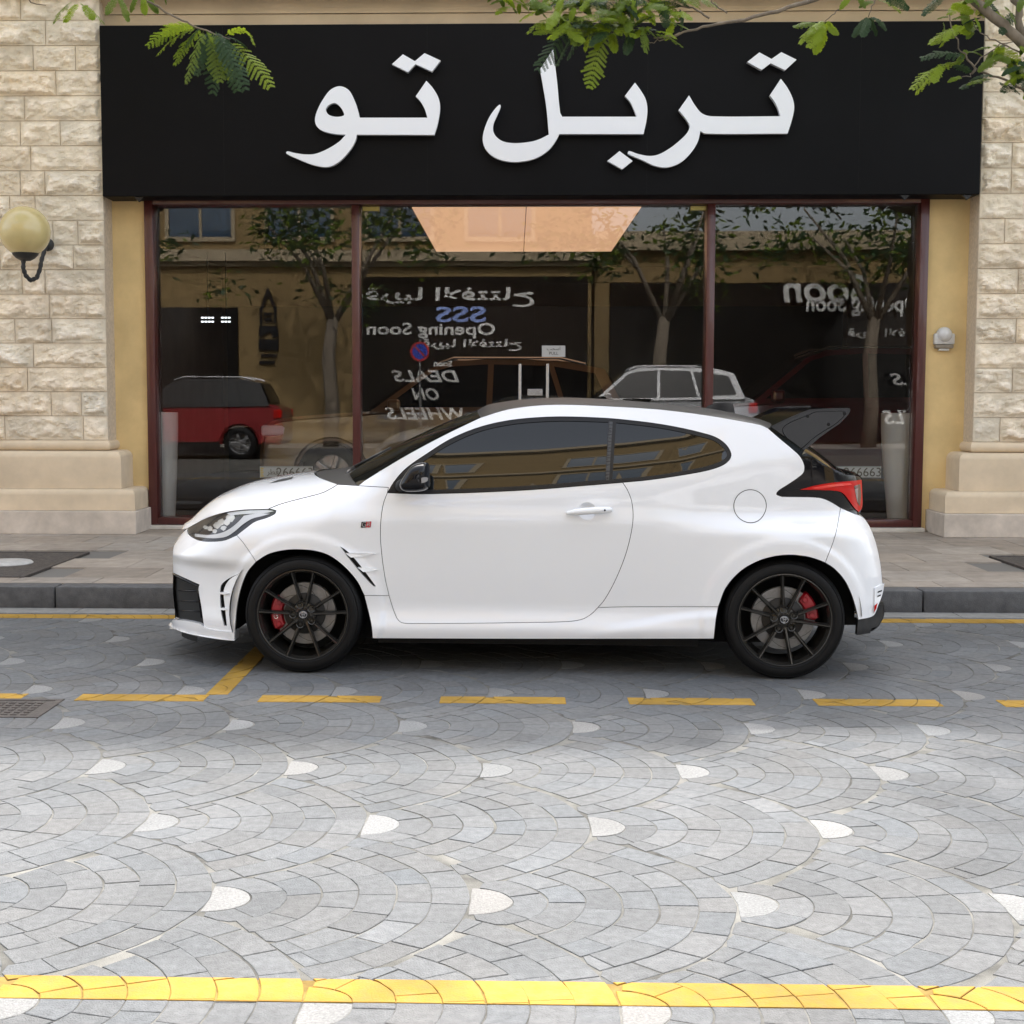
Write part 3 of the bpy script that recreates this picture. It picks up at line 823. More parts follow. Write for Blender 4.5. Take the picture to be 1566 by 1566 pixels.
XZ = {k: [to_xz(*p) for p in v] for k, v in E.items()}
def chain(*names):
    out = []
    for n in names:
        c = XZ[n[1:]][::-1] if n[0] == '-' else XZ[n]
        out += c if not out else c[1:]
    if math.hypot(out[0][0] - out[-1][0], out[0][1] - out[-1][1]) < .004: out.pop()
    return out
def px_poly(pts, step=3.0, closed=True): return [to_xz(*p) for p in spline(list(pts), step, closed)]
def clean(poly, d=.0012):
    out = []
    for p in poly:
        if not out or math.hypot(p[0] - out[-1][0], p[1] - out[-1][1]) > d: out.append(p)
    while len(out) > 3 and math.hypot(out[0][0] - out[-1][0], out[0][1] - out[-1][1]) < d: out.pop()
    return out
def inset(poly, d):
    n = len(poly); A = sum(poly[i - 1][0] * poly[i][1] - poly[i][0] * poly[i - 1][1] for i in range(n)); s = 1 if A > 0 else -1
    out = []
    for i in range(n):
        a, b, c = Vector(poly[i - 1]), Vector(poly[i]), Vector(poly[(i + 1) % n])
        d1 = (b - a).normalized(); d2 = (c - b).normalized()
        n1 = Vector((-d1.y, d1.x)) * s; n2 = Vector((-d2.y, d2.x)) * s
        m = n1 + n2
        m = n1 if m.length < .2 else m / max(.35, m.dot(n1))
        out.append((b.x + m.x * d, b.y + m.y * d))
    return out
def panel(mb, poly, off=0.0, gap=.0017, step=.02, flange=.022, holes=(), mi=0, dense=None, sides=(-1, 1), wf=None, lip=.0012):
    """a body panel: the outline triangulated in (x, z), lifted on to the body surface, with a turned-in edge; built for both sides"""
    wf = wf or W
    poly = clean(poly)
    if gap: poly = inset(poly, gap)
    holes = [clean(h) for h in holes]
    loops = [poly] + holes
    pts = []; edges = []
    for l in loops:
        o = len(pts); n = len(l); pts += [Vector(p) for p in l]; edges += [(o + i, o + (i + 1) % n) for i in range(n)]
    nb = len(pts)
    xs = [p[0] for p in poly]; zs = [p[1] for p in poly]
    bpts = np.array([tuple(p) for p in pts])
    cand = []
    ny = int((max(zs) - min(zs)) / (step * .866)) + 1; nx = int((max(xs) - min(xs)) / step) + 1
    for j in range(ny + 1):
        for i in range(nx + 1):
            cand.append((min(xs) + (i + (.5 if j % 2 else 0)) * step, min(zs) + j * step * .866, step * .45))
    if dense:      # extra rows close to a silhouette edge, where the surface turns away quickly
        for ln in dense:
            for k, (a, b) in enumerate(zip(ln, ln[1:])):
                for d in (.0012, .003, .006, .010, .015, .022, .031, .042, .056):
                    for sgn in (-1, 1):
                        dx, dz = b[0] - a[0], b[1] - a[1]; L = math.hypot(dx, dz) or 1
                        cand.append((a[0] - dz / L * d * sgn, a[1] + dx / L * d * sgn, min(.0009, d * .5) if d < .02 else .004))
    for (x, z, mind) in cand:
        if not inpoly((x, z), poly) or any(inpoly((x, z), h) for h in holes): continue
        if np.min((bpts[:nb, 0] - x) ** 2 + (bpts[:nb, 1] - z) ** 2) < mind * mind: continue
        pts.append(Vector((x, z)))
    V, Ed, F, ov, *_ = delaunay_2d_cdt(pts, edges, [], 0, 1e-7)
    F = [f for f in F if inpoly(cen(V, f), poly) and not any(inpoly(cen(V, f), h) for h in holes)]
    base = [wf(p[0], p[1]) + off for p in V]
    for sd in sides:
        vs = [(p[0], sd * max(0, bw), p[1]) for p, bw in zip(V, base)]
        fs = [tuple(f) if sd < 0 else tuple(reversed(f)) for f in F]
        mb.add(vs, fs, mi)
        if flange:
            for l in loops:
                n = len(l); vs = []
                il = inset(l, lip) if l is poly else l
                for p in l: vs.append((p[0], sd * max(0, wf(*p) + off), p[1]))
                for p in l: vs.append((p[0], sd * max(0, wf(*p) + off - flange), p[1]))
                mb.add(vs, [(i, (i + 1) % n, n + (i + 1) % n, n + i) for i in range(n)], mi)
    return mb
PAIR = {}
CARSIDE = True
def islands(mb):
    par = list(range(len(mb.v)))
    def find(a):
        while par[a] != a: par[a] = par[par[a]]; a = par[a]
        return a
    for f in mb.f:
        r0 = find(f[0])
        for i in f[1:]:
            q = find(i)
            if q != r0: par[q] = r0
    return [find(i) for i in range(len(mb.v))]
def pieces(mb, side=True):
    """the far-apart pieces of a mesh (and its near and far side), each as an MB of its own"""
    root = islands(mb); ids = sorted(set(root)); ix = {r_: i for i, r_ in enumerate(ids)}
    A = np.array([tuple(v) for v in mb.v]); isl = np.array([ix[r_] for r_ in root]); k = len(ids)
    lo = np.full((k, 3), np.inf); hi = np.full((k, 3), -np.inf)
    np.minimum.at(lo, isl, A); np.maximum.at(hi, isl, A)
    size = (hi - lo).max(axis=1); g = list(range(k))
    def find(a):
        while g[a] != a: a = g[a]
        return a
    sgn = np.where(lo[:, 1] > .02, 1, np.where(hi[:, 1] < -.02, -1, 0)) if side else np.zeros(k)
    for i in range(k):
        for j in range(i + 1, k):
            if sgn[i] * sgn[j] < 0: continue
            gap = np.sqrt((np.maximum(0, np.maximum(lo[i] - hi[j], lo[j] - hi[i])) ** 2).sum())
            if gap <= max(.015, .4 * max(size[i], size[j])): g[find(i)] = find(j)
    out = {}
    for f, mi in zip(mb.f, mb.m):
        c = find(isl[f[0]]); out.setdefault(c, []).append((f, mi))
    res = []
    for c, fl in out.items():
        m = MB(); mp = {}
        for f, mi in fl:
            q = []
            for i in f:
                if i not in mp: mp[i] = len(m.v); m.v.append(mb.v[i])
                q.append(mp[i])
            m.f.append(tuple(q)); m.m.append(mi)
        res.append((m, float(np.mean([v[1] for v in m.v]))))
    return res
def car_part(mb, name, mats, parent=None, smooth=True, angle=None, split=True):
    near = far = None
    for m, ym in (pieces(mb, CARSIDE) if split else [(mb, 0)]):
        p = parent or car
        if CARSIDE and ym > .02 and p.name in PAIR: p = PAIR[p.name]
        o = m.build(name, mats, p); me = o.data
        if smooth:
            me.polygons.foreach_set('use_smooth', [True] * len(me.polygons))
            if angle: me.set_sharp_from_angle(angle=R(angle))
        if CARSIDE and ym > .02: far = far or o
        else: near = near or o
    if near and far: PAIR[near.name] = far
    return near or far
car = thing('hatchback_car', 'white three-door sports hatchback with black roof and rear wing parked at the kerb', 'car', CPOS, R(CYAW))

def part(name, mats, *panels, angle=38, both=True, parent=None):
    """one object holding both sides' panels when both, else a near and a far object"""
    outs = []
    for sds in ([(-1,), (1,)] if not both else [(-1, 1)]):
        b = MB()
        for kw in panels: panel(b, sides=sds, **kw)
        outs.append(car_part(b, name, mats, parent, angle=angle))
    if not both: PAIR[outs[0].name] = outs[1]
    return outs
pt = M['paint']
p_bump = chain('sil_f', '-intake', '-bump_low', '-arch_f_a', '-bump_fend', '-hl_low_a')
slot = px_poly([(371.8,874.3,1),(350.3,884.5),(339.5,893),(336.6,902),(338,935.6),(342.7,957,1),(347,957,1),(344.2,930),(342,905),(346,893),(354,884)], 2.0)
part('front_bumper', pt, dict(poly=p_bump, holes=[slot], dense=[XZ['sil_f'][2:]]))
fend = chain('hl_low_b', 'hl_tip', 'hood', 'cowl', 'scuttle', 'stub', 'door_f_a', '-fend_low', '-arch_f_b', '-bump_fend')
vent = px_poly([(520,835.5,1),(528,840.5),(538,849.5),(552,866),(566,884.5),(575,896.8,1),(571,896.4),(559,884.5),(545,868.3),(532,852)], 2.0)
fo_ = part('front_fender', pt, dict(poly=fend, holes=[vent]), both=False)
door_p = chain('door_f_a', 'door_f_b', 'door_r', 'trim_f')
_hc = to_xz(898, 781.5); CUP_R = .0475
cup_hole = [(_hc[0] + CUP_R * math.cos(2 * math.pi * i / 36), _hc[1] + CUP_R * .98 * math.sin(2 * math.pi * i / 36)) for i in range(36)]
doors = part('door', pt, dict(poly=door_p, holes=[cup_hole]), both=False)
skirt = chain('fend_low', 'door_f_b', 'sill_r', '-arch_r_low', '-sill_bot', '-arch_f_c')
part('side_skirt', pt, dict(poly=skirt, step=.012), both=False)
side = chain('scuttle', 'stub', '-trim_f', 'trim_r')  # placeholder order, rebuilt below
side = XZ['apillar'] + XZ['rail'][1:] + XZ['cpillar'][1:] + XZ['garn_a'][1:] + XZ['rb_line'][1:] + XZ['arch_r_mid'][::-1][1:] + XZ['sill_r'][::-1][1:] + XZ['door_r'][1:] + XZ['trim_r'][1:] + XZ['stub'][::-1][1:] + XZ['scuttle'][::-1][1:]
body_side = part('body_side', pt, dict(poly=side))
p_rb = chain('garn_b', 'tail_sil', 'tail_low', '-arch_r_hi', '-rb_line')
part('rear_bumper', pt, dict(poly=p_rb, dense=[XZ['tail_sil'], XZ['tail_low'][:20]]))

# --- vents: black backing, white fins
part('bumper_vent', M['black_void'], dict(poly=inset(slot, -.012), off=-.03, gap=0, flange=0))
part('fender_vent', M['black_void'], dict(poly=inset(vent, -.012), off=-.03, gap=0, flange=0))
def fin(parent, pts, t0=-.03, t1=.010):
    b = MB()
    for sd in (-1, 1):
        poly = [to_xz(*p) for p in pts]
        vs = [(x, sd * (W(x, z) + t0), z) for x, z in poly] + [(x, sd * (W(x, z) + t1), z) for x, z in poly]
        n = len(poly); b.add(vs, [tuple(range(n)), tuple(range(2 * n - 1, n - 1, -1))] + [(i, (i + 1) % n, n + (i + 1) % n, n + i) for i in range(n)])
    car_part(b, 'vent_fin', pt, parent, smooth=False)
fin(car, [(336.5,905.5),(343,905),(351,907),(343,909),(336.5,908)])
fin(car, [(337,929.5),(343,929.3),(347.5,931.5),(343,933),(337.5,932)])
fin(car, [(528.5,845.8),(562,845),(573,846.6),(558,850.6),(537,852.5)], -.028, .009)
fin(car, [(547,867.6),(567,868.6),(577,871),(566,874),(556,874.5)], -.028, .009)
# --- front intake, grille and splitter
intake = chain('intake') + [to_xz(*p) for p in ((263.8, 900), (267, 936), (264.5, 946), (303, 953.5))]
intake = XZ['intake'] + [to_xz(*p) for p in ((264.3, 885), (265.5, 915), (268, 937), (267, 945), (303, 953.5))]
b = MB(); panel(b, intake, off=-.035, gap=0, flange=0, step=.015)
car_part(b, 'front_grille', M['black_plastic'])
b = MB()
for sd in (-1, 1):
    ln = [P3(*p) for p in ((265, 877.5), (271, 881), (303.5, 896.5), (302.5, 902), (308.5, 945))]
    b.tube([(p.x, sd * -p.y - sd * .004, p.z) for p in ln], .0075, 6)
    for y_ in (905, 921, 936):
        ln = [P3(px_, y_ - (0 if px_ > 290 else 1)) for px_ in (268, 276, 290, 302)]
        b.tube([(p.x + .012, sd * (-p.y - .02), p.z) for p in ln], .004, 5)
car_part(b, 'grille_frame', M['black_gloss'])
lipf = lambda x, z: W(x, z) + .012
spl = px_poly([(258.4,955.5,1),(266,948),(304,953),(318,961),(359,966.5,1),(359,979.5,1),(335,977),(300,971),(275,964.5)], 3)
b = MB(); panel(b, spl, off=.010, gap=0, flange=.12, step=.012, dense=[spl[:8]])
car_part(b, 'front_splitter', pt, angle=30)
b = MB()
for sd in (-1, 1):
    pz = [P3(*p) for p in ((276, 966), (284, 970), (292, 973), (300, 975))]
    vs = [(p.x, sd * -p.y * .96, p.z) for p in pz] + [(p.x, sd * -p.y * .96, p.z - .03) for p in pz]
    b.add(vs, [(i, i + 1, 5 + i, 4 + i) for i in range(3)])
car_part(b, 'under_lip', M['black_plastic'])

# --- glazing
trim_all = chain('trim_f', '-trim_r') if False else (XZ['trim_r'] + XZ['trim_f'][::-1][::-1][1:-1][::-1][::-1] if False else XZ['trim_r'][:-1] + XZ['trim_f'][::-1][:-1])
gl_f = px_poly([(931,645.5,1),(866,643.8),(822,645.2),(776,650),(733,660),(691,678),(656,699.5),(632,718,1),(629,749.3,1),(682,748.5),(743,746.2),(820,742),(897,736),(925.5,733.8,1)])
gl_r = px_poly([(942,646.3,1),(960,648.2),(1000,653),(1036,659.3),(1069,667),(1091,673.5),(1104.5,683),(1112,693.5),(1110.5,699.5),(1102,705.5),(1081,713),(1039,721.3),(990,728.5),(936.5,733,1)])
b = MB(); panel(b, trim_all, off=-.001, gap=.002, step=.02, holes=[gl_f, gl_r], sides=(-1, 1))
car_part(b, 'window_trim', M['black_satin'])
part('side_window', M['tint'], dict(poly=inset(gl_f, -.004), off=-.006, gap=0, flange=0, step=.02), both=False)
part('quarter_window', M['tint'], dict(poly=inset(gl_r, -.004), off=-.006, gap=0, flange=0, step=.02), both=False)
tri = px_poly([(606.5,734.5,1),(634,713,1),(636,750,1),(596,752.5,1)])
part('mirror_base', M['black_plastic'], dict(poly=tri, off=.002, gap=0, flange=.004))
# belt strip proud of the door
belt = px_poly([(636,750.5,1),(743,747.2),(820,743),(897,737),(952,733,1),(952.2,737.3,1),(897,742),(820.4,748),(743.8,752),(636.6,754.6,1)])
part('belt_strip', M['black_satin'], dict(poly=belt, off=.004, gap=0, flange=.01, step=.012))
# door pillar strip between the panes
bp = px_poly([(931.5,644.5,1),(937,645,1),(931.5,733.5,1),(926,734,1)])
part('pillar_trim', mat('pillar_strip', (.05, .052, .055), .3), dict(poly=bp, off=-.001, gap=0, flange=.004))

# --- centre-line surfaces: bonnet, windscreen, roof, tailgate glass
def resample(pts, n):
    L = [0]
    for a, b in zip(pts, pts[1:]): L.append(L[-1] + (b - a).length)
    out = []; k = 0
    for i in range(n):
        t = L[-1] * i / (n - 1)
        while k < len(L) - 2 and L[k + 1] < t: k += 1
        s = (t - L[k]) / max(1e-9, L[k + 1] - L[k]); out.append(pts[k].lerp(pts[k + 1], s))
    return out
def loft(name, m, near, centre, n=60, nt=28, pw=2.0, edge=.002, parent=None, ease=1.0):
    near = resample(near, n); centre = resample(centre, n); b = MB(); V = []; F = []
    for i in range(n):
        a, c = near[i], centre[i]
        for k in range(nt + 1):
            y = -1 + 2 * k / nt; u = 1 - abs(y)         # 0 at the edge, 1 on the centre line
            f = 1 - (1 - u) ** pw
            V.append((a.x + (c.x - a.x) * f, a.y * -y * -1 if False else (-abs(a.y) * -y) * -1 if False else abs(a.y) * y, a.z + (c.z - a.z) * f))
    for i in range(n - 1):
        for k in range(nt):
            p = i * (nt + 1) + k; F.append((p, p + 1, p + nt + 2, p + nt + 1))
    b.add(V, F); return car_part(b, name, m, parent)
C0 = lambda pts: [at_y(a, b, 0) for a, b in spline(pts, 4)]
NP = lambda names: [Vector((x, -W(x, z), z)) for x, z in chain(*names)]
hood = loft('bonnet', pt, NP(['-hl_top', 'hood']), C0([(285,806.5),(290,797),(299.8,790.5),(316.6,774.6),(338,757.8),(362.6,745.5),(393,734.8),(430,727.5),(455,723.2),(487,719.5)]), n=90, nt=44, pw=2.3)
b = MB()
for sd in (-1, 1):
    ln = [Vector((x, sd * (W(x, z) - .0006), z)) for x, z in XZ['hood']]
    b.tube(ln, .0026, 6)
car_part(b, 'bonnet_gap', M['gap'])
loft('cowl_panel', M['black_plastic'], NP(['cowl']), C0([(488,720.5),(505,718.5),(543,713.5)]), n=12)
loft('windscreen', M['windscreen'], NP(['apillar']), C0([(543,713.5),(580,695),(640,665),(690,642.5),(733,626)]), n=30, pw=2.4)
loft('roof_panel', M['roof'], NP(['rail']), C0([(733,626.5),(745,619.5),(770,614.5),(793,611.5),(827,609),(860,608),(900,609),(960,612.5),(1021,618),(1076,623.5),(1119,631),(1156,640),(1170,645)]), n=60, pw=2.2)
HT = [P3(*p) for p in ((1174.6,655),(1193,671),(1211,686),(1224,698),(1244,711),(1270,721.5),(1294,729))]
loft('tailgate_glass', M['tint'], HT, C0([(1170,645),(1200,660),(1236,683),(1265,706),(1280,718),(1293,729)]), n=20, pw=2.2)
# bonnet vents
hb = BVHTree.FromPolygons([v.co.copy() for v in hood.data.vertices], [tuple(p.vertices) for p in hood.data.polygons])
b = MB()
for sd in (1, -1):
    q = []
    for (px_, py_) in [(412,739.5),(425,734.5),(449,729.8),(446,732.8),(432,736)]:
        hit = hb.ray_cast(_eye_l, lray(px_, py_).normalized())
        if hit[0]: q.append(Vector((hit[0].x, hit[0].y * sd, hit[0].z + .003)))
    if len(q) >= 3: b.add(q, [tuple(range(len(q)))])
car_part(b, 'bonnet_vent', M['black_void'], smooth=False)
# wiper
b = MB(); wp = [at_y(*p) for p in ((527,733,-.42),(532,722,-.36),(541,716,-.30))]
b.tube(wp, .012, 8); b.tube([at_y(540,716.5,-.3) + Vector((0,0,.008)), at_y(600,690,-.15) + Vector((-.01,0,.02))], .007, 6)
b.tube([(p.x, -p.y, p.z) for p in wp], .012, 8)
car_part(b, 'wiper', M['black_satin'])

# --- tail: black garnish, red lamp, tailgate
garn = XZ['cpillar'][next(i for i, p in enumerate(E['cpillar']) if p[1] > 696.5):] + XZ['garn_a'][1:] + XZ['garn_b'][1:] + [to_xz(*p) for p in ((1318.6,776),(1319,745),(1317,729),(1306,727),(1294,726),(1270,715),(1246,700),(1234,693))]
b = MB(); panel(b, garn, off=-.004, gap=0, step=.014, flange=.03, dense=[[to_xz(*p) for p in ((1318.6,778),(1319,745),(1317,729))]])
car_part(b, 'tailgate', M['black_gloss'])
lamp = px_poly([(1223.6,748.8,1),(1245,743),(1266.6,739),(1306.4,735),(1317.6,733.8,1),(1318.5,755),(1318.3,776),(1313,783,1),(1306.4,776.5),(1298,765),(1290,755),(1280,750.8),(1255,749.3)])
tl = MB(); panel(tl, lamp, off=.004, gap=0, step=.012, flange=.02, dense=[[to_xz(*p) for p in ((1317.6,733.8),(1318.5,755),(1318,777))]])
tlo = car_part(tl, 'tail_lamp', M['lamp_red'])
b = MB(); panel(b, px_poly([(1306,743,1),(1315,740,1),(1316.5,756),(1315,774,1),(1311,768)], 3), off=.0065, gap=0, step=.012, flange=.01)
car_part(b, 'lamp_lens', M['lamp_smoke'], tlo)
b = MB(); panel(b, px_poly([(1240,746,1),(1270,741.2),(1300,738.6),(1303,741.5,1),(1275,744),(1250,747.5)], 3), off=.0062, gap=0, step=.012, flange=.006)
car_part(b, 'light_bar', mat('red_bar', (.75, .03, .02), .15, coat=1.0), tlo)
b = MB()
# tailgate lower face, number plate recess (closed tail behind the lamps)
# --- rear bumper details
dif = px_poly([(1312.5,948,1),(1335.5,942.5),(1347.5,919),(1351,921),(1352,940),(1344,957),(1333.5,961,1),(1331,968.5,1),(1310.5,971.5,1)], 3)
dif = [(x, z) for x, z in dif]
b = MB(); panel(b, dif, off=-.004, gap=0, step=.014, flange=.05, dense=[[to_xz(1352, 925), to_xz(1352, 942)]])
car_part(b, 'rear_diffuser', M['black_satin'])
b = MB()
for sd in (-1, 1):
    c = at_y(1349, 936, -.60); b.lathe([(.044, .0), (.048, .012), (.048, .16), (.040, .16), (.040, .02)], 24, 'Z', 0, Matrix.Translation((c.x + .02, sd * .52, c.z - .01)) @ Matrix.Rotation(R(-90), 4, 'Y'))
car_part(b, 'exhaust_pipe', M['chrome'], angle=40)
b = MB(); rfl = px_poly([(1337,899,1),(1351.8,891.5,1),(1350,905),(1344,922),(1336.5,938,1)], 3)
panel(b, rfl, off=.008, gap=0, step=.012, flange=.012)
car_part(b, 'bumper_corner_trim', pt)
b = MB()
for pts in ([(1342,904,1),(1348.5,901.5,1),(1348,904,1),(1341.5,906.5,1)], [(1341.5,910.5,1),(1347,908.5,1),(1346,911,1),(1341,913,1)]):
    panel(b, px_poly(pts, 2), off=.010, gap=0, step=.01, flange=.004)
car_part(b, 'trim_slot', M['black_void'])
b = MB(); panel(b, px_poly([(1336.5,926,1),(1341.5,922,1),(1339.5,930,1),(1336.3,936,1)], 2), off=.011, gap=0, step=.01, flange=.004); car_part(b, 'rear_reflector', M['lamp_red'])

# --- wing on the roof edge
def yprism(b, pts, y0, y1, yref, mi=0, bev=0):
    poly = [((q := at_y(a, c, yref)).x, q.z) for a, c in pts]; b.prism(poly, y0, y1, mi)
    return poly
ep = [(1175,654),(1200,642),(1225,631),(1239,626),(1270,624.3),(1301,623.8),(1300.5,629),(1297,635),(1285,647.4),(1268,659),(1254,669),(1240,681),(1229,690),(1222,697),(1205,683),(1190,669)]
wing = MB()
for sd in (-1, 1):
    bm = bmesh.new()
    poly = [((q := at_y(a, c, -.63)).x, q.z) for a, c in ep]
    vs = [bm.verts.new((x, sd * .63, z)) for x, z in poly]; f = bm.faces.new(vs)
    r_ = bmesh.ops.extrude_face_region(bm, geom=[f]); 
    for v in [g_ for g_ in r_['geom'] if isinstance(g_, bmesh.types.BMVert)]: v.co.y -= sd * .035
    bmesh.ops.recalc_face_normals(bm, faces=bm.faces)
    bmesh.ops.bevel(bm, geom=[e for e in bm.edges if len(e.link_faces) == 2 and e.calc_face_angle(0) > 1.0], offset=.006, segments=2, affect='EDGES')
    wing.bm(bm)
wp_ = [((q := at_y(a, c, -.63)).x, q.z) for a, c in [(1186,652),(1212,640),(1240,628.5),(1270,626.5),(1299,626),(1298,630.5),(1268,632.5),(1240,636.5),(1215,648),(1196,660)]]
wing.prism(wp_, -.60, .60)
wo_ = car_part(wing, 'rear_wing', M['black_gloss'], angle=35)
b = MB()
ins = [(1199,664),(1197,656),(1205,648),(1240,633),(1247,630),(1268,629),(1293,629.5),(1291,636),(1278,648),(1258,660.5),(1243,671),(1230,682.5),(1223,686.5),(1213,679)]
q = [at_y(a, c, -.6315) for a, c in spline(ins, 4, True)]
for sd in (-1, 1):
    ql = [Vector((p.x, sd * .6325, p.z)) for p in q]; b.tube(ql + ql[:1], .0022, 4, cap=False)
    pass
car_part(b, 'inset_line', M['black_void'], wo_, smooth=False)
b = MB()
for sd in (-1, 1):
    for (a, c) in ((1235, 636.5), (1291.5, 632.5), (1267, 649)):
        p = at_y(a, c, -.63); b.lathe([(.0, -.004 * 1), (.0085, -.004), (.0095, 0)], 12, 'Y', 0, Matrix.Translation((p.x, sd * .634, p.z)) @ (Matrix.Identity(4) if sd < 0 else Matrix.Rotation(R(180), 4, 'Z')))
car_part(b, 'wing_bolt', M['black_void'], wo_, smooth=False)
fin_ = MB(); poly = [((q := at_y(a, c, 0)).x, q.z) for a, c in [(1074,628),(1082,621),(1095,616),(1112,615.2),(1120.5,616.5),(1124,634),(1100,633)]]
fin_.prism(poly, -.018, .018); car_part(fin_, 'roof_aerial', M['black_gloss'], smooth=False)

# --- head lamps
hl = XZ['hl_low_a'] + XZ['hl_low_b'][1:] + XZ['hl_tip'][1:] + XZ['hl_top'][1:-1]
b = MB(); panel(b, hl, off=-.022, gap=0, step=.014, flange=0, dense=[XZ['sil_f'][:3]])
ho = car_part(b, 'headlight', M['lamp_inner'])
b = MB()
panel(b, px_poly([(297,821,1),(326,823.5),(345,821),(358,813),(371,802),(385,793.5),(400,789.5),(412,786,1),(400,785.5),(385,786.5),(372,789,1),(365,797),(352,808),(338,815),(318,818.5),(297,816.5,1)], 3), off=-.012, gap=0, step=.01, flange=.008)
panel(b, px_poly([(345,784.8,1),(370,781.5),(408,780,1),(418,782,1),(405,785),(372,786.5),(352,788.5,1)], 3), off=-.014, gap=0, step=.01, flange=.006)
car_part(b, 'light_guide', M['drl'], ho)
b = MB()
rh = random.Random(3)
for (cx_, cy_, r_) in ((320, 809, 5.5), (330, 804, 6), (337, 799, 5.5), (346, 799, 6), (351, 792, 7), (341, 808, 4.5), (327, 812, 4), (313, 806.5, 4)):
    q = [(cx_ + r_ * math.cos(k * 1.05 + cx_) * rh.uniform(.6, 1.25), cy_ + r_ * math.sin(k * 1.05 + cx_) * rh.uniform(.6, 1.1), 1) for k in range(6)]
    try: panel(b, px_poly(q, 3), off=-.016 + rh.uniform(-.003, .004), gap=0, step=.012, flange=.01)
    except Exception: pass
car_part(b, 'reflector', M['reflector'], ho, smooth=False)
b = MB(); panel(b, hl, off=.001, gap=.001, step=.014, flange=.01, dense=[XZ['sil_f'][:3]])
car_part(b, 'lamp_lens', M['lens'], ho)

# --- mirror, handle, fuel flap, badge
def skin_blob(pts, rx, name, m, parent=None, mirror=True):
    pass
mb_ = MB()
mir = spline([(611.5,742),(620,725),(630,712.5),(640,708.2),(652,708),(655.3,714),(655.8,730),(655.5,746),(648,750.5),(632,752.3),(617,750.5)], 2.0, True)
for sd in (-1, 1):
    loopz = [((q := at_y(a, c, -1.0)).x, q.z) for a, c in mir]
    cx_ = sum(p[0] for p in loopz) / len(loopz); cz_ = sum(p[1] for p in loopz) / len(loopz)
    rings = [(-.90, .55), (-.915, .86), (-.94, .97), (-.975, 1.0), (-1.01, .985), (-1.045, .93), (-1.07, .80), (-1.083, .58), (-1.088, .30)]
    V = []; n = len(loopz)
    for yy, k in rings:
        for (x, z) in loopz: V.append((cx_ + (x - cx_) * k + (1.0 + yy) * .05, -sd * yy, cz_ + (z - cz_) * k))
    F = [(r_ * n + i, r_ * n + (i + 1) % n, (r_ + 1) * n + (i + 1) % n, (r_ + 1) * n + i) for r_ in range(len(rings) - 1) for i in range(n)]
    F.append(tuple(range((len(rings) - 1) * n, len(rings) * n)))
    mb_.add(V, F, 0)
mo = car_part(mb_, 'door_mirror', M['black_gloss'], doors[0], angle=50)
b = MB()
for sd in (-1,):
    a = at_y(622, 739, -.9); c = at_y(604, 745, -.84)
    b.tube([(a.x, -.93, a.z), ((a.x + c.x) / 2, -.88, (a.z + c.z) / 2), (c.x + .03, -.83, c.z)], [.035, .028, .03], 12)
car_part(b, 'mirror_arm', M['black_plastic'], mo)
b = MB(); q = spline([(633,735),(640,731.5),(654,729.5),(654.5,735),(645,738.5),(634,740)], 2.0, True)
poly = [((p := at_y(a, c, -1.05)).x, p.z) for a, c in q]; b.prism(poly, -1.082, -1.04)
car_part(b, 'turn_signal', mat('signal_lens', (.25, .25, .26), .1, coat=1.0), mo, smooth=False)
for dobj, sd in ((doors[0], -1), (doors[1], 1)):
    b = MB()
    axis = [P3(*p) for p in ((866.5,784.5),(880,782.2),(900,780.5),(920,779.2),(935,778.8))]
    pts = []; rad = []
    for k, p in enumerate(axis):
        pts.append((p.x, sd * (-p.y + (.012, .034, .040, .036, .014)[k]), p.z)); rad.append((.010, .0175, .0185, .019, .013)[k])
    q = [Vector(p) for p in pts]
    fine = []; fr_ = []
    for i in range(len(q) - 1):
        for t in range(6):
            s_ = t / 6; fine.append(q[i].lerp(q[i + 1], s_)); fr_.append(rad[i] * (1 - s_) + rad[i + 1] * s_)
    fine.append(q[-1]); fr_.append(rad[-1])
    b.tube(fine, fr_, 12)
    hd = car_part(b, 'door_handle', pt, dobj)
    b = MB(); c = P3(924.5, 779.2); b.lathe([(.0, 0), (.005, 0), (.006, .01)], 12, 'Y', 0, Matrix.Translation((c.x, sd * (-c.y + .052), c.z)))
    car_part(b, 'key_lock', M['black_void'], hd, smooth=False)
    # dished pocket behind the handle
    b = MB(); V = []; F = []; n = 36
    for r_ in range(8):
        for i in range(n):
            an = 2 * math.pi * i / n; u = r_ / 7; rr_ = CUP_R * 1.0 * u; x = _hc[0] + rr_ * math.cos(an); z = _hc[1] + rr_ * .98 * math.sin(an)
            V.append((x, sd * (W(x, z) - .0005 - .024 * (1 - u ** 2.4)), z))
    for r_ in range(7):
        for i in range(n): F.append((r_ * n + i, r_ * n + (i + 1) % n, (r_ + 1) * n + (i + 1) % n, (r_ + 1) * n + i))
    b.add(V, F); car_part(b, 'handle_cup', pt, dobj)
def ring_line(c, r, wdt, off, sd=-1):
    V = []; F = []; n = 72
    for i in range(n):
        a = 2 * math.pi * i / n
        for rr_ in (r - wdt / 2, r + wdt / 2):
            x = c[0] + rr_ * math.cos(a); z = c[1] + rr_ * math.sin(a); V.append((x, sd * (W(x, z) + off), z))
    for i in range(n): j = (i + 1) % n; F.append((2 * i, 2 * j, 2 * j + 1, 2 * i + 1))
    return V, F
c = to_xz(1147, 773.7); b = MB(); rad = abs(to_xz(1171.8, 773.7)[0] - c[0])
V = []; F = []; n = 60
for r_ in range(9):
    for i in range(n):
        a = 2 * math.pi * i / n; rr_ = (rad - .002) * r_ / 8; x = c[0] + rr_ * math.cos(a); z = c[1] + rr_ * math.sin(a); V.append((x, -(W(x, z) + .0016), z))
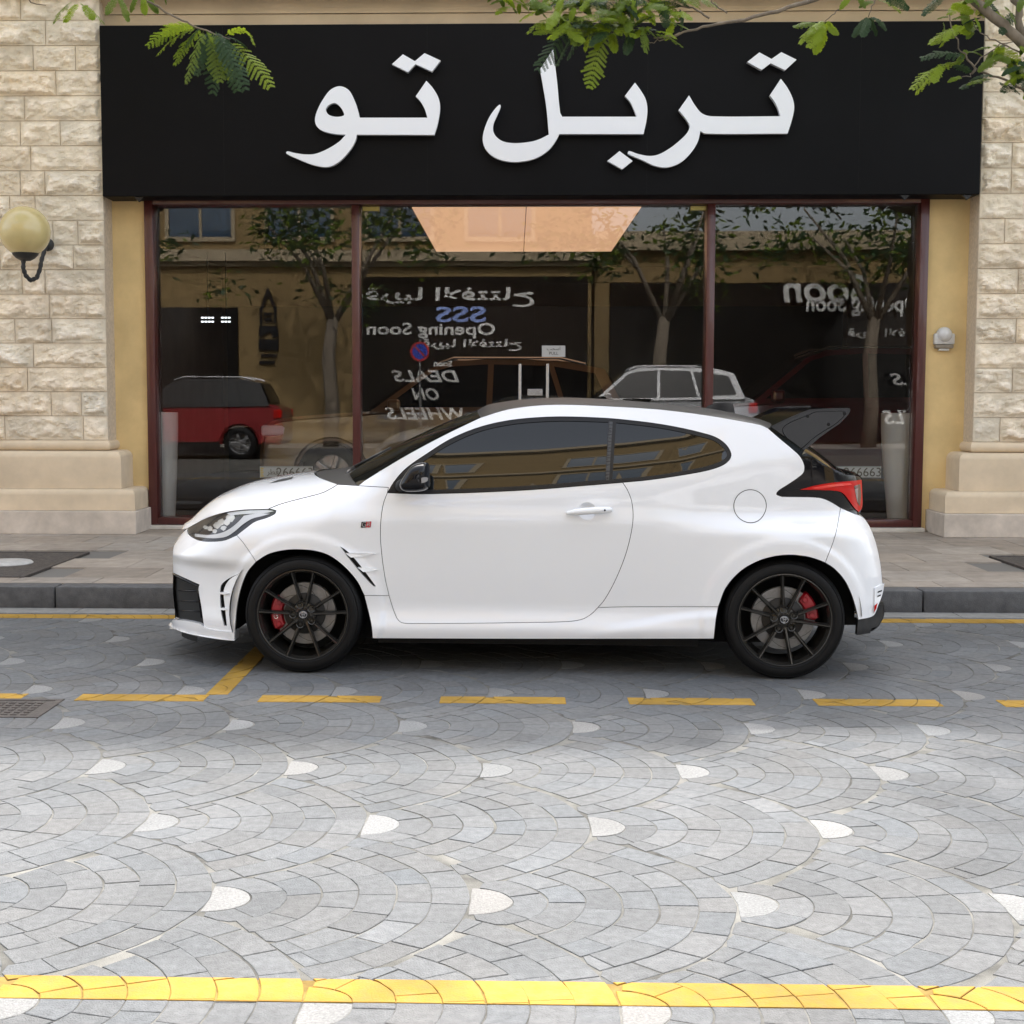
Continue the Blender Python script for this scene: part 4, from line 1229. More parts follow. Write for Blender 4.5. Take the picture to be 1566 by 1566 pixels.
for r_ in range(8):
    for i in range(n): F.append((r_ * n + i, r_ * n + (i + 1) % n, (r_ + 1) * n + (i + 1) % n, (r_ + 1) * n + i))
b.add(V, F); ff = car_part(b, 'fuel_flap', pt, body_side[0])
b = MB(); b.add(*ring_line(c, rad, .0038, .0012)); car_part(b, 'flap_gap', M['gap'], ff, smooth=False)
b = MB()
panel(b, px_poly([(553,798,1),(568,797.3,1),(567,806.4,1),(551.8,807,1)], 2), off=.003, gap=0, step=.02, flange=.003, sides=(-1,), mi=0)
panel(b, px_poly([(560.3,797.9,1),(568,797.4,1),(567,806.3,1),(559.3,806.6,1)], 2), off=.0036, gap=0, step=.02, flange=.001, sides=(-1,), mi=1)
bo = car_part(b, 'fender_badge', [M['black_gloss'], M['red_mark']], fo_[0], smooth=False)
b = MB()
for ch, px_ in (('G', 556.2), ('R', 563.3)):
    V, F = text_mesh(ch, .036, ext=.0004, shear=.2); p = P3(px_, 802.2)
    b.add(V, F, 0, Matrix.Translation((p.x, p.y - .005, p.z)) @ Matrix.Rotation(R(90), 4, 'X'))
car_part(b, 'badge_letters', M['silver'], bo, smooth=False)

# --- nose and tail across the centre line
def across(name, m, pts, bulge, parent=None, n=24):
    near = [P3(*p) for p in spline(pts, 3)]
    return loft(name, m, near, [Vector((p.x + bulge, 0, p.z)) for p in near], n=n, nt=24, pw=2.0, parent=parent)
across('front_bumper', pt, [(285,807),(276.5,818.5),(265.5,834.5),(264.2,848),(264.4,862)], -.055)
across('front_grille', M['black_plastic'], [(264.4,862.3),(264.6,878),(264.5,905),(267.5,936),(267.5,946)], -.045)
sm = MB(); a_, b_ = P3(259.5, 956), P3(275, 957); ev = []
for k in range(25):
    t = -1 + 2 * k / 24; ev.append((a_.x - .05 * (1 - t * t), abs(a_.y) * t))
sm.prism(ev + [(a_.x + .30, abs(a_.y) + .1), (a_.x + .30, -abs(a_.y) - .1)], a_.z - .022, a_.z - .004, plane='XY')
car_part(sm, 'front_splitter', pt, smooth=False)
across('tailgate', M['black_gloss'], [(1293,728.5),(1306,727),(1317,729.5),(1319,745),(1318.6,776),(1314,787)], .05)
across('rear_bumper', pt, [(1314,787.5),(1322,793),(1331,806.9),(1340,831.4),(1346.5,862),(1349.5,889.6),(1350,905),(1344,924)], .05)
across('rear_diffuser', M['black_satin'], [(1344,924),(1351,926),(1352,940),(1344,957),(1333,966)], .03)
# --- hidden black inner shell, arch liners, floor
b = MB()
hull = XZ['sil_f'][::-1][:-1]
inner_poly = px_poly([(300,960,1),(285,900),(283,840),(300,815),(411,783),(516,747),(560,740),(682,670),(780,632),(870,625),(1000,632),(1130,650),(1172,661),(1215,700),(1225,715),(1200,748),(1300,790),(1325,840),(1335,900),(1325,935,1),(1312,940),(1305,915),(1285,878),(1250,853),(1205,845),(1160,854),(1120,880),(1095,925),(1088,972,1),(573,972,1),(566,930),(548,888),(520,855),(485,839),(450,836),(405,846),(375,878),(357,925),(354,962,1)], 6)
panel(b, inner_poly, off=-.045, gap=0, flange=0, step=.05)
car_part(b, 'inner_shell', M['black_void'])
b = MB()
for ax in (AXF, AXR):
    for sd in (-1, 1):
        V = []; F = []; n = 28
        for i in range(n + 1):
            a = R(2) + R(194 if ax is AXF else 176) * i / n
            for yy in (.855, .50): V.append((ax.x + .405 * math.cos(a), sd * yy, ax.z + .005 + .405 * math.sin(a)))
        for i in range(n): F.append((2 * i, 2 * i + 1, 2 * i + 3, 2 * i + 2))
        o_ = len(V); V.append((ax.x, sd * .50, ax.z))
        for i in range(n): F.append((2 * i + 1, 2 * i + 3, o_))
        b.add(V, F)
car_part(b, 'arch_liner', M['black_plastic'])
b = MB(); b.box((-1.60, -.56, .14), (1.42, .56, .60)); b.box((-.86, -.72, .141), (.87, .72, .30)); b.box((1.421, -.56, .24), (1.74, .56, .60))
car_part(b, 'underbody', M['black_void'], smooth=False)

# --- wheels
CARSIDE = False
def wheel(ax, sd, rot, cal_a, steer=0.0):
    wr = bpy.data.objects.new('wheel', None); COL.objects.link(wr); wr.parent = car
    yo = -.885 if sd < 0 else .885
    wr.location = (ax.x, yo, ax.z); wr.rotation_euler = (0, R(rot), 0 if sd < 0 else R(180))
    wr.empty_display_size = .2
    t = MB()
    t.lathe([(.243, .004), (.250, -.010), (.262, -.0135), (.280, -.013), (.296, -.007), (.306, .004), (.3135, .018), (TR, .035), (TR, .185), (.309, .205), (.285, .225), (.243, .215)], 96)
    # bead, moulding ring and shoulder lines on the sidewall
    t.lathe([(.2525, -.012), (.2545, -.0155), (.2565, -.0135)], 96); t.lathe([(.298, -.006), (.300, -.0085), (.302, -.0025)], 96)
    car_part(t, 'tyre', M['rubber'], wr, angle=60)
    r_ = MB()
    r_.lathe([(.2475, .012), (.2480, -.003), (.2455, -.0075), (.2405, -.0080), (.2365, -.004), (.2345, .004), (.2335, .012), (.2285, .0165), (.2265, .030), (.2235, .060), (.215, .10), (.213, .19), (.24, .20)], 96, 'Y', 0)
    rr = car_part(r_, 'rim', [M['rim'], M['rim_in']], wr, angle=45)
    s_ = MB()
    for k in range(10):
        A = 2 * math.pi * k / 10 + (R(3.5) if k % 2 else R(-3.5))
        xf = Matrix.Rotation(A, 4, 'Y')
        # ridge cross-section swept from hub to rim: (radius, depth of the ridge top, half base, half top, drop)
        st = [(.040, .020, .017, .0065, .030), (.075, .014, .014, .0045, .030), (.12, .0095, .0115, .0032, .028), (.17, .005, .0105, .0028, .026), (.21, .001, .0115, .0028, .024), (.237, -.004, .014, .0032, .020)]
        if k % 2: st[0] = (.079, .0136, .014, .0045, .030); st[1] = (.10, .0115, .013, .0038, .029)
        V = []; F = []
        for (r0, y0, hb_, ht, dr) in st:
            V += [(r0, y0 + dr, -hb_), (r0, y0 + .007, -hb_ * .62), (r0, y0, -ht), (r0, y0, ht), (r0, y0 + .007, hb_ * .62), (r0, y0 + dr, hb_)]
        for i in range(len(st) - 1):
            for q in range(6):
                q2 = (q + 1) % 6; F.append((i * 6 + q, i * 6 + q2, (i + 1) * 6 + q2, (i + 1) * 6 + q))
        s_.add(V, F, 0, xf)
    s_.lathe([(.0, .022), (.030, .022), (.034, .0185), (.046, .020), (.064, .026), (.070, .034), (.068, .07), (.0, .07)], 40)
    sp_ = car_part(s_, 'spoke', M['rim'], wr, angle=28)
    l_ = MB()
    for k in range(5):
        A = 2 * math.pi * k / 5 + R(36); xf = Matrix.Rotation(A, 4, 'Y') @ Matrix.Translation((.055, 0, 0))
        l_.lathe([(.0225, .036), (.0225, .0125), (.0200, .009), (.0165, .012), (.0155, .028), (.0, .028)], 24, 'Y', 0, xf)
        l_.lathe([(.0, .016), (.0075, .016), (.0088, .018), (.0095, .028)], 6, 'Y', 0, xf)
    car_part(l_, 'wheel_nut', M['rim'], wr, angle=35)
    c_ = MB(); c_.lathe([(.0, .0145), (.024, .015), (.0265, .018), (.027, .024)], 40)
    cap = car_part(c_, 'centre_cap', M['black_gloss'], wr, angle=40)
    e_ = MB()
    def ell(cx, cz, a, b2, t=.0016, n=40, arc=(0, 360)):
        q = [(cx + a * math.cos(R(arc[0] + (arc[1] - arc[0]) * i / n)), .0125, cz + b2 * math.sin(R(arc[0] + (arc[1] - arc[0]) * i / n))) for i in range(n + 1)]
        e_.tube(q, t, 6, cap=False)
    ell(0, 0, .0200, .0175, .0021); ell(0, .0075, .0125, .0062, .0019); ell(0, -.001, .0055, .0150, .0019)
    car_part(e_, 'cap_emblem', M['silver'], cap)
    # brake: disc, hat, caliper do not turn with the wheel
    b_ = MB(); b_.lathe([(.105, .072), (.166, .072), (.168, .076), (.168, .096), (.105, .096)], 72)
    for k in range(6):
        q = [(.112 + .05 * u, .0712, 0) for u in (0, .25, .5, .75, 1)]
        q = [(r0[0] * math.cos(R(k * 60 + i * 12)), .0716, r0[0] * math.sin(R(k * 60 + i * 12))) for i, r0 in enumerate(q)]
        b_.tube(q, .0011, 4, mi=1)
    car_part(b_, 'brake_disc', [M['disc'], M['black_void']], wr, angle=40)
    b_ = MB(); b_.lathe([(.0, .058), (.106, .058), (.111, .062), (.112, .085)], 48)
    for k in range(10):
        b_.lathe([(.0, .054), (.006, .054), (.007, .058)], 8, 'Y', 0, Matrix.Rotation(R(36 * k), 4, 'Y') @ Matrix.Translation((.094, 0, 0)))
    car_part(b_, 'disc_hat', M['hat'], wr, angle=40)
    if cal_a is not None:
        a0, a1 = cal_a; b_ = MB(); V = []; F = []; n = 14
        sec = [(.118, .064), (.126, .050), (.150, .045), (.176, .048), (.186, .062), (.188, .11), (.120, .11)]
        for i in range(n + 1):
            a = R(a0 + (a1 - a0) * i / n); e = min(1, min(i, n - i) / 2.0 + .55)
            for (rr_, yy) in sec:
                mid = .152; V.append(((mid + (rr_ - mid) * e) * math.cos(a), .07 + (yy - .07) * e, (mid + (rr_ - mid) * e) * math.sin(a)))
        k = len(sec)
        for i in range(n):
            for q in range(k): F.append((i * k + q, i * k + (q + 1) % k, (i + 1) * k + (q + 1) % k, (i + 1) * k + q))
        F += [tuple(range(k)), tuple(range(n * k, n * k + k))]
        b_.add(V, F)
        for a in (a0 + 10, a1 - 10):
            b_.lathe([(.0, .040), (.012, .040), (.015, .046)], 14, 'Y', 0, Matrix.Translation((.150 * math.cos(R(a)), 0, .150 * math.sin(R(a)))))
        un = Matrix.Rotation(-R(rot), 4, 'Y')
        cb = MB(); cb.add(b_.v, b_.f, 0, un)
        co = car_part(cb, 'brake_caliper', M['red_caliper'], wr, angle=40)
        if a1 - a0 > 55:
            V, F = text_mesh('GR', .034, ext=.0006); A = R((a0 + a1) / 2 + 4)
            tb = MB(); tb.add(V, F, 0, un @ Matrix.Translation((.153 * math.cos(A), .0435, .153 * math.sin(A))) @ Matrix.Rotation(-(A - R(270)) + R(180), 4, 'Y') @ Matrix.Rotation(R(90), 4, 'X'))
            car_part(tb, 'caliper_lettering', M['white_mark'], co, smooth=False)
    return wr
wheel(AXF, -1, 0, (146, 212)); wheel(AXR, -1, 11, (-2, 52))
wheel(AXF, 1, 20, (-30, 40)); wheel(AXR, 1, 50, (150, 200))

# ================================================================== SHOP INTERIOR
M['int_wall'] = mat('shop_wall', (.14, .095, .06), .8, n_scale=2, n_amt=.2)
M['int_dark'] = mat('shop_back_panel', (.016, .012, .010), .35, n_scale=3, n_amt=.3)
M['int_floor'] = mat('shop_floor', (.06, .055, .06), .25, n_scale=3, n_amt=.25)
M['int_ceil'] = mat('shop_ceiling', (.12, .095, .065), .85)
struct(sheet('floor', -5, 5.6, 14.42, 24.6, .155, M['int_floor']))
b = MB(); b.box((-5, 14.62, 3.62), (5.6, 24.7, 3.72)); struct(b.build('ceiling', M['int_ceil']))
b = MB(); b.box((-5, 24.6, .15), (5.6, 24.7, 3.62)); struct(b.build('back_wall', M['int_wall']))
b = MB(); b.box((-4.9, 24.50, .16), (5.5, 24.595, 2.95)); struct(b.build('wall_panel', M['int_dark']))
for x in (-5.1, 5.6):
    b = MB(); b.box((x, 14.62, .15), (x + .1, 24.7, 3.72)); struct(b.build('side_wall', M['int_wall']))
pa = on_z(630, 318, 3.555); pb = on_z(980, 318, 3.555); pc = on_z(660, 385, 3.555)
lp = thing('light_panel', 'large glowing peach ceiling light panel inside the shop behind the glass', 'ceiling light', ((pa.x + pb.x) / 2, (pa.y + pc.y) / 2, 3.555))
hx = (pb.x - pa.x) / 2; hy = (pc.y - pa.y) / 2
M['panel_glow'] = mat('panel_glow', (.8, .6, .4), .6, emit=(1.0, .56, .33), estr=.165)
b = MB(); b.box((-hx, -hy, 0), (-.006, hy, .02)); b.box((.006, -hy, 0), (hx, hy, .02)); b.build('diffuser', M['panel_glow'], lp)
b = MB(); b.box((-hx - .03, -hy - .03, .0205), (hx + .03, hy + .03, .06)); b.build('panel_frame', M['int_ceil'], lp)
M['planter'] = mat('planter_white', (.93, .93, .925), .4, n_scale=3, n_amt=.06)
for px_, r0, r1, lab in ((261, .142, .088, 'slender tapered white planter inside the glass at the left end of the window'), (1369, .200, .105, 'wide tapered white planter inside the glass behind the rear of the white car')):
    p = on_y(px_, 700, 14.86)
    o = thing('planter', lab, 'planter', (p.x, 14.40 + r0 + .06, .156)); b = MB()
    b.lathe([(.0, 0), (r1, 0), (r1 * 1.15, .12), ((r0 + r1) * .54, .55), (r0 * .98, .95), (r0, 1.14), (r0 - .018, 1.14), (r0 - .03, 1.02), (.0, 1.02)], 48, 'Z')
    b.build('planter_body', M['planter'], o, True, 40)
M['led'] = mat('led_white', (.8, .8, .8), .5, emit=(.9, .95, 1.0), estr=.6)
for px_, n_, lab in ((318, 4, 'row of small white ceiling lights glowing deep inside the shop, four wide'), (346, 3, 'row of small white ceiling lights glowing deep inside the shop, three wide')):
    p = on_y(px_, 493, 22.0); o = thing('ceiling_lamp', lab, 'lamp', p)
    b = MB()
    for i in range(n_):
        for j in range(2): b.box(((i - n_ / 2) * .052, 0, j * .06), ((i - n_ / 2) * .052 + .036, .02, j * .06 + .022))
    b.build('led_array', M['led'], o)
    b = MB(); b.box((-.01, .005, .1), (.01, .015, 3.62 - p.z)); b.build('hanger', M['black_satin'], o)

# ================================================================== GENERIC SUV (showroom and opposite kerb)
def suv(name, label, colour, loc, rz, L=4.6, H=1.75, group=None, dark_top=False):
    root = thing(name, label, 'car', loc, R(rz), group)
    pm = mat(name + '_paint', colour, .3, coat=1.0, coat_r=.03)
    hl_ = L / 2; k = H / 1.75
    low = [(-hl_, .42), (-hl_ + .02, .80), (-hl_ + .10, .95), (-hl_ + .35, 1.02), (-.95, 1.10), (-.6, 1.13), (hl_ - .35, 1.16), (hl_ - .06, 1.08), (hl_, .80), (hl_ - .02, .42), (hl_ - .2, .30), (-hl_ + .2, .30)]
    wx = (-hl_ + .88, hl_ - .95); wr = .36
    # wheel openings cut in the lower edge
    pts = []
    base = spline([(x, z * k) for x, z in low], .05, True)
    circ = lambda cx: [(cx + .42 * math.cos(a), .34 + .42 * math.sin(a)) for a in [math.pi - math.pi * i / 14 for i in range(15)]]
    body_pts = [p for p in base if p[1] > .42 * k or True]
    top = [p for p in base if p[1] > .34 * k]
    i0 = min(range(len(base)), key=lambda i: base[i][0] + (10 if base[i][1] > .36 * k else 0))
    outline = []
    upper = sorted([p for p in base if p[1] > .305 * k], key=lambda p: math.atan2(p[1] - .7, p[0]))
    upper = [p for p in base if p[1] > .36 * k]
    # order: from front low over the top to rear low
    fi = min(range(len(base)), key=lambda i: (base[i][0] - (-hl_)) ** 2 + (base[i][1] - .42 * k) ** 2)
    seq = base[fi:] + base[:fi]
    over = [p for p in seq if p[1] > .40 * k]
    if over[0][0] > 0: over = over[::-1]
    outline = over + [(hl_ - .08, .33)] + circ(wx[1])[::-1] + circ(wx[0])[::-1] + [(-hl_ + .08, .33)]
    b = MB(); bm = bmesh.new()
    vsb = [bm.verts.new((x, -.92, z)) for x, z in outline]; f = bm.faces.new(vsb)
    r_ = bmesh.ops.extrude_face_region(bm, geom=[f])
    for v in [g_ for g_ in r_['geom'] if isinstance(g_, bmesh.types.BMVert)]: v.co.y = .92
    bmesh.ops.recalc_face_normals(bm, faces=bm.faces)
    for v in bm.verts:      # plan taper at the ends, tumble above the shoulder
        e = max(0, abs(v.co.x) - (hl_ - .55)) / .55
        v.co.y *= 1 - .16 * e * e; v.co.y *= 1 - .10 * max(0, (v.co.z - .85 * k)) / .3
    bmesh.ops.bevel(bm, geom=[e for e in bm.edges if abs(e.verts[0].co.y - e.verts[1].co.y) < .3 and e.calc_face_angle(0) > .8], offset=.05, segments=3, affect='EDGES')
    b.bm(bm); b.build('body', pm, root, True, 35)
    cab = [(-1.02, 1.08), (-.30, 1.60), (-.05, 1.69), (.6, 1.73), (hl_ - .98, 1.69), (hl_ - .52, 1.60), (hl_ - .28, 1.12)]
    cab = [(x, z * k) for x, z in cab]
    b = MB(); V = []; n = len(cab)
    for y_ in (-1, 1):
        for x, z in cab: V.append((x, y_ * (.86 - .24 * max(0, (z / k - 1.1)) / .6), z))
    F = [tuple(range(n)), tuple(range(2 * n - 1, n - 1, -1))] + [(i, (i + 1) % n, n + (i + 1) % n, n + i) for i in range(n)]
    b.add(V, F); b.build('cabin', M['black_gloss'] if dark_top else pm, root)
    def side(pts, nm, m, off=.006):
        for s_ in (-1, 1):
            b = MB(); b.add([(x, s_ * (.86 + off - .24 * max(0, (z - 1.1)) / .6), z * k) for x, z in pts], [tuple(range(len(pts)))]); b.build(nm, m, root)
    side([(-.83, 1.14), (-.24, 1.57), (-.02, 1.63), (.42, 1.655), (.40, 1.15)], 'window', M['dark_window'])
    side([(.47, 1.15), (.49, 1.655), (1.15, 1.64), (1.30, 1.16)], 'window', M['dark_window'])
    side([(1.36, 1.17), (1.22, 1.63), (hl_ - .64, 1.55), (hl_ - .48, 1.20)], 'window', M['dark_window'])
    b = MB(); b.add([(-1.03, -.78, 1.12 * k), (-1.03, .78, 1.12 * k), (-.33, .66, 1.60 * k), (-.33, -.66, 1.60 * k)], [(0, 1, 2, 3)]); b.build('windscreen', M['dark_window'], root)
    b = MB(); x9 = hl_ - .28; b.add([(hl_ - .48, -.62, 1.57 * k), (hl_ - .48, .62, 1.57 * k), (x9 + .0, .72, 1.2 * k), (x9 + .0, -.72, 1.2 * k)], [(0, 1, 2, 3)]); b.build('rear_window', M['dark_window'], root)
    for s_ in (-1, 1):
        b = MB(); b.tube([(-.2, s_ * .66, 1.66 * k), (.0, s_ * .64, 1.73 * k), (1.3, s_ * .63, 1.73 * k), (1.6, s_ * .64, 1.66 * k)], .018, 6); b.build('roof_rail', M['silver'], root)
        b = MB(); b.bbox((-hl_ + .02, s_ * .74 - .10, .80 * k), (-hl_ + .34, s_ * .74 + .085, .93 * k), .03); b.build('headlight', M['drl'], root)
        b = MB(); b.bbox((hl_ - .2, s_ * .76 - .10, .86 * k), (hl_ + .0, s_ * .76 + .06, 1.05 * k), .03); b.build('tail_lamp', M['lamp_red'], root)
        b = MB(); b.bbox((-.78, s_ * .98 - .09, 1.10 * k), (-.62, s_ * .98 + .09, 1.24 * k), .04); b.build('door_mirror', pm, root)
        b = MB(); b.bbox((-hl_ + .2, s_ * .90 - .03, .28), (hl_ - .2, s_ * .90 + .012, .38), .01) if False else b.bbox((wx[0] + .45, s_ * .90 - .03, .27), (wx[1] - .45, s_ * .90 + .022, .40), .01); b.build('sill', M['black_plastic'], root)
        for x in wx:
            wv = bpy.data.objects.new('wheel', None); COL.objects.link(wv); wv.parent = root; wv.location = (x, s_ * .80, wr); wv.rotation_euler = (0, 0, 0 if s_ < 0 else math.pi)
            b = MB(); b.lathe([(.235, -.10), (.27, -.115), (.33, -.105), (wr, -.08), (wr, .09), (.32, .11), (.235, .10)], 40); b.build('tyre', M['rubber'], wv, True, 50)
            b = MB(); b.lathe([(.24, -.10), (.225, -.085), (.215, .06), (.0, .06)], 32)
            for q in range(5): b.bbox((.03, -.085, -.03), (.225, -.05, .03), .008, 0, Matrix.Rotation(q * 2 * math.pi / 5, 4, 'Y'))
            b.lathe([(.0, -.095), (.05, -.09), (.06, -.05)], 16); b.build('rim', M['silver'], wv)
    b = MB(); b.bbox((-hl_ - .012, -.60, .55 * k), (-hl_ + .05, .60, .80 * k), .02); b.build('grille', M['black_plastic'], root)
    return root
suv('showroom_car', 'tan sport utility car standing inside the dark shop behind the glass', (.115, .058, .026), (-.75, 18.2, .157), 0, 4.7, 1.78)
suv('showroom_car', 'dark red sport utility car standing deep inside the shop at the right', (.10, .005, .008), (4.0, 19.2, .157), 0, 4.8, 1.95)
suv('parked_car', 'red sport utility car parked across the street, mirrored in the left window', (.22, .008, .012), (-7.45, -4.4, 0), 0, 4.5, 1.86, None, True)
suv('parked_car', 'pale silver sport utility car parked across the street, mirrored in the middle window', (.40, .41, .43), (2.75, -4.6, 0), 0, 5.3, 2.12)

# ================================================================== OPPOSITE SIDE OF THE STREET (seen mirrored in the glass)
YO = -10.0; YM = 2 * YG - YO                       # the mirror image of the opposite wall lies at YM
def opp(px_, py_): p = on_y(px_, py_, YM); return p.x, p.z
g = MB(); g.box((-30, -6.7, -.03), (30, -6.5, .15)); struct(g.build('kerb', M['kerb']))
struct(sheet('pavement', -30, 30, -10.0, -6.7, .149, mat('far_pavement', (.30, .27, .24), .8, n_scale=2, n_amt=.2)))
ob = thing('yellow_building', 'tall yellow plaster building across the street with rows of blue windows', 'building', (-10, YO, 0))
M['opp_wall'] = mat('yellow_plaster', (.25, .17, .07), .85, n_scale=1.2, n_amt=.12)
M['opp_trim'] = mat('pale_trim', (.36, .29, .19), .8)
M['opp_glass'] = mat('blue_window', (.03, .06, .10), .05, spec=.8)
M['opp_dark'] = mat('dark_shopfront', (.012, .011, .011), .12, n_scale=2, n_amt=.3)
b = MB(); b.box((-17, -9, 0), (12.0, 0, 15.6)); b.build('wall', M['opp_wall'], ob)
for z0, z1, d in ((4.95, 5.25, .30), (7.75, 8.0, .22), (10.75, 11.0, .25), (15.6, 16.1, .45)):
    b = MB(); b.box((-17.3, .002, z0), (12.2, d, z1)); b.box((-17.3, .003, z0 - .12), (12.2, d * .5, z0 - .003)); b.build('cornice', M['opp_trim'], ob)
for r_, (z0, z1) in enumerate(((5.6, 7.35), (8.45, 10.2), (11.7, 13.5))):
    for c_ in range(8):
        x = 8.75 - c_ * 2.65
        b = MB(); b.box((x - .10, .001, z0 - .12), (x + 1.75, .09, z0)); b.box((x - .10, .001, z1), (x + 1.75, .09, z1 + .12)); b.box((x - .10, .001, z0), (x, .09, z1)); b.box((x + 1.65, .001, z0), (x + 1.75, .09, z1)); b.box((x + .79, .002, z0), (x + .86, .06, z1))
        wo_ = b.build('window', M['opp_trim'], ob)
        b = MB(); b.box((x + .002, .0015, z0 + .002), (x + 1.648, .03, z1 - .002)); b.build('pane', M['opp_glass'], wo_)
for c_ in range(4):     # ribbed wall right of the windows
    b = MB() if c_ == 0 else b
    x = 10.75 + c_ * .3; b.box((x, .002, 5.27), (x + .13, .07, 10.62)); b.box((x, .002, 11.02), (x + .13, .07, 15.45))
b.build('pilaster', M['opp_wall'], ob)
ox, _ = opp(545, 500)
b = MB(); b.box((ox + 10, .003, .2), (11.9, .10, 4.55)); b.build('shopfront', M['opp_dark'], ob)
xa, za = opp(240, 470); xb, zb = opp(366, 640)
b = MB(); b.box((xa + 10 - 4, .003, .2), (xb + 10, .08, za)); b.build('shopfront', M['opp_dark'], ob)
lb = thing('low_building', 'low tan building across the street beside the yellow one', 'building', (12.2, YO, 0))
b = MB(); b.box((-10.1, -8, 0), (16, -.3, 5.6)); b.build('wall', M['opp_wall'], lb)
b = MB(); b.box((-10.1, -.299, 5.25), (16, .0, 5.75)); b.build('cornice', M['opp_trim'], lb)
b = MB(); b.box((-9.7, -.298, .2), (4.5, -.2, 4.4)); b.build('shopfront', M['opp_dark'], lb)
# lettering on the opposite shop fronts
RT_ = Matrix.Rotation(math.pi, 4, 'Z') @ Matrix.Rotation(R(90), 4, 'X')
AR1 = '\uFEA1\uFE8E\uFE98\uFE98\uFED3\uFEFB\uFE8D'; AR2 = '\uFE8E\uFE92\uFEF3\uFEAE\uFED7'
M['opp_letter'] = mat('shop_lettering', (.80, .80, .78), .5); M['opp_blue'] = mat('shop_lettering_blue', (.30, .42, .85), .5)
def opp_text(name, label, lines, parent_z):
    x0, z0 = opp(*lines[0][1]); t = thing(name, label, 'lettering', (x0, YO + .12, z0))
    for body, c, wpx, hpx, m, sh in lines:
        V, F = text_mesh(body, 1.0, ext=.004, shear=sh, bold=.022)
        xs = [v.x for v in V]; ys = [v.y for v in V]
        cx_, cz_ = opp(*c); w_ = wpx * YM / FPX; h_ = hpx * YM / FPX
        sx = w_ / (max(xs) - min(xs)); sy = h_ / (max(ys) - min(ys)); mx = (max(xs) + min(xs)) / 2; my = (max(ys) + min(ys)) / 2
        b = MB(); b.add([((v.x - mx) * sx, (v.y - my) * sy, v.z) for v in V], F, 0, Matrix.Translation((cx_ - x0, .0, cz_ - z0)) @ RT_); b.build('letters', m, t)
WL = M['opp_letter']
opp_text('shop_lettering', 'white and blue opening soon lettering across the street, mirrored in the middle window', [
    (AR1 + ' ' + AR2, (688, 455), 255, 30, WL, 0), ('SSS', (705, 481), 76, 24, M['opp_blue'], 0), ('Opening Soon', (659, 506), 195, 24, WL, 0),
    (AR1 + ' ' + AR2, (722, 528), 150, 18, WL, 0), ('Soon', (678, 556), 28, 9, WL, 0), ('DEALS', (651, 575), 104, 18, WL, .3), ('ON', (650, 602), 42, 18, WL, .3), ('WHEELS', (648, 632), 120, 19, WL, .3)], 0)
opp_text('shop_lettering', 'white opening soon lettering across the street, mirrored in the right window', [
    ('Soon', (1262, 442), 128, 42, WL, .1), ('Opening Soon', (1318, 468), 170, 32, WL, 0), (AR1 + ' ' + AR2, (1362, 512), 130, 18, WL, 0), ('DEALS', (1412, 580), 104, 18, WL, .3), ('WHEELS', (1408, 638), 120, 22, WL, .3)], 0)
# black pencil-shaped banner on the tan wall
bx, bz = opp(411, 505); bn = thing('wall_emblem', 'black pencil shaped emblem on the tan wall across the street, mirrored in the left window', 'emblem', (bx, YO + .03, bz))
b = MB(); s_ = YM / FPX
for poly in ([(0, 66), (-13, 32), (-13, 10), (-9, 10), (-9, 30), (0, 54), (9, 30), (9, 10), (13, 10), (13, 32)], [(-14, 6), (14, 6), (16, -10), (8, -10), (2, -2), (-6, -8), (-14, -10)], [(-15, -14), (16, -14), (16, -30), (-15, -30)], [(-12, -36), (14, -36), (14, -40), (-12, -40)], [(-15, -46), (10, -46), (10, -51), (-15, -51)], [(-6, 26), (6, 26), (6, 22), (-6, 22)], [(-6, 18), (6, 18), (6, 13), (-6, 13)]):
    b.prism([(x * s_, z * s_) for x, z in poly], 0, .05)
b.build('emblem_shape', M['black_satin'], bn)
# no-parking sign
p = on_y(640, 537, 2 * YG + 6.4)
np_ = thing('no_parking_sign', 'round blue and red no parking sign on a grey post across the street', 'road sign', (p.x, -6.9, .15))
b = MB(); b.tube([(0, 0, 0), (0, 0, p.z + .15)], .03, 10); b.build('post', M['silver'], np_)
b = MB(); b.lathe([(0, .03), (.24, .03), (.24, .045), (0, .045)], 32, 'Y', 0, Matrix.Translation((0, 0, p.z - .15))); b.lathe([(.19, .0455), (.24, .0455), (.24, .05), (.19, .05)], 32, 'Y', 1, Matrix.Translation((0, 0, p.z - .15)))
b.box((-.2, .046, -.022), (.2, .05, .022), 1, Matrix.Translation((0, 0, p.z - .15)) @ Matrix.Rotation(R(45), 4, 'Y'))
b.build('sign_disc', [mat('sign_blue', (.02, .06, .45), .4), mat('sign_red', (.5, .02, .02), .4)], np_)

# ================================================================== WALL FITTINGS
lm = thing('globe_lamp', 'cream globe wall lamp on a black curled bracket on the left stone pilaster', 'wall lamp', (0, 0, 0))
YL = 13.36
gp = on_y(38, 354, YL); lm.location = (gp.x + .17, 13.80, gp.z - .06)
LO = lm.location.copy()
q = lambda px_, py_, Y: on_y(px_, py_, Y) - LO
def glow_mat():
    m = mat('globe_acrylic', (.62, .51, .24), .25, coat=.6, n_scale=3, n_amt=.12)
    bs = m.node_tree.nodes['Principled BSDF']; bs.inputs['Subsurface Weight'].default_value = .35; bs.inputs['Subsurface Radius'].default_value = (.1, .08, .04); bs.inputs['Subsurface Scale'].default_value = .5
    return m
b = MB(); c = q(38, 354, YL); rg_ = .232
b.lathe([(rg_ * math.sin(math.pi * i / 28) if 0 < i < 28 else .0005, -rg_ * math.cos(math.pi * i / 28)) for i in range(29)], 56, 'Z', 0, Matrix.Translation(c))
b.build('globe', glow_mat(), lm, True)
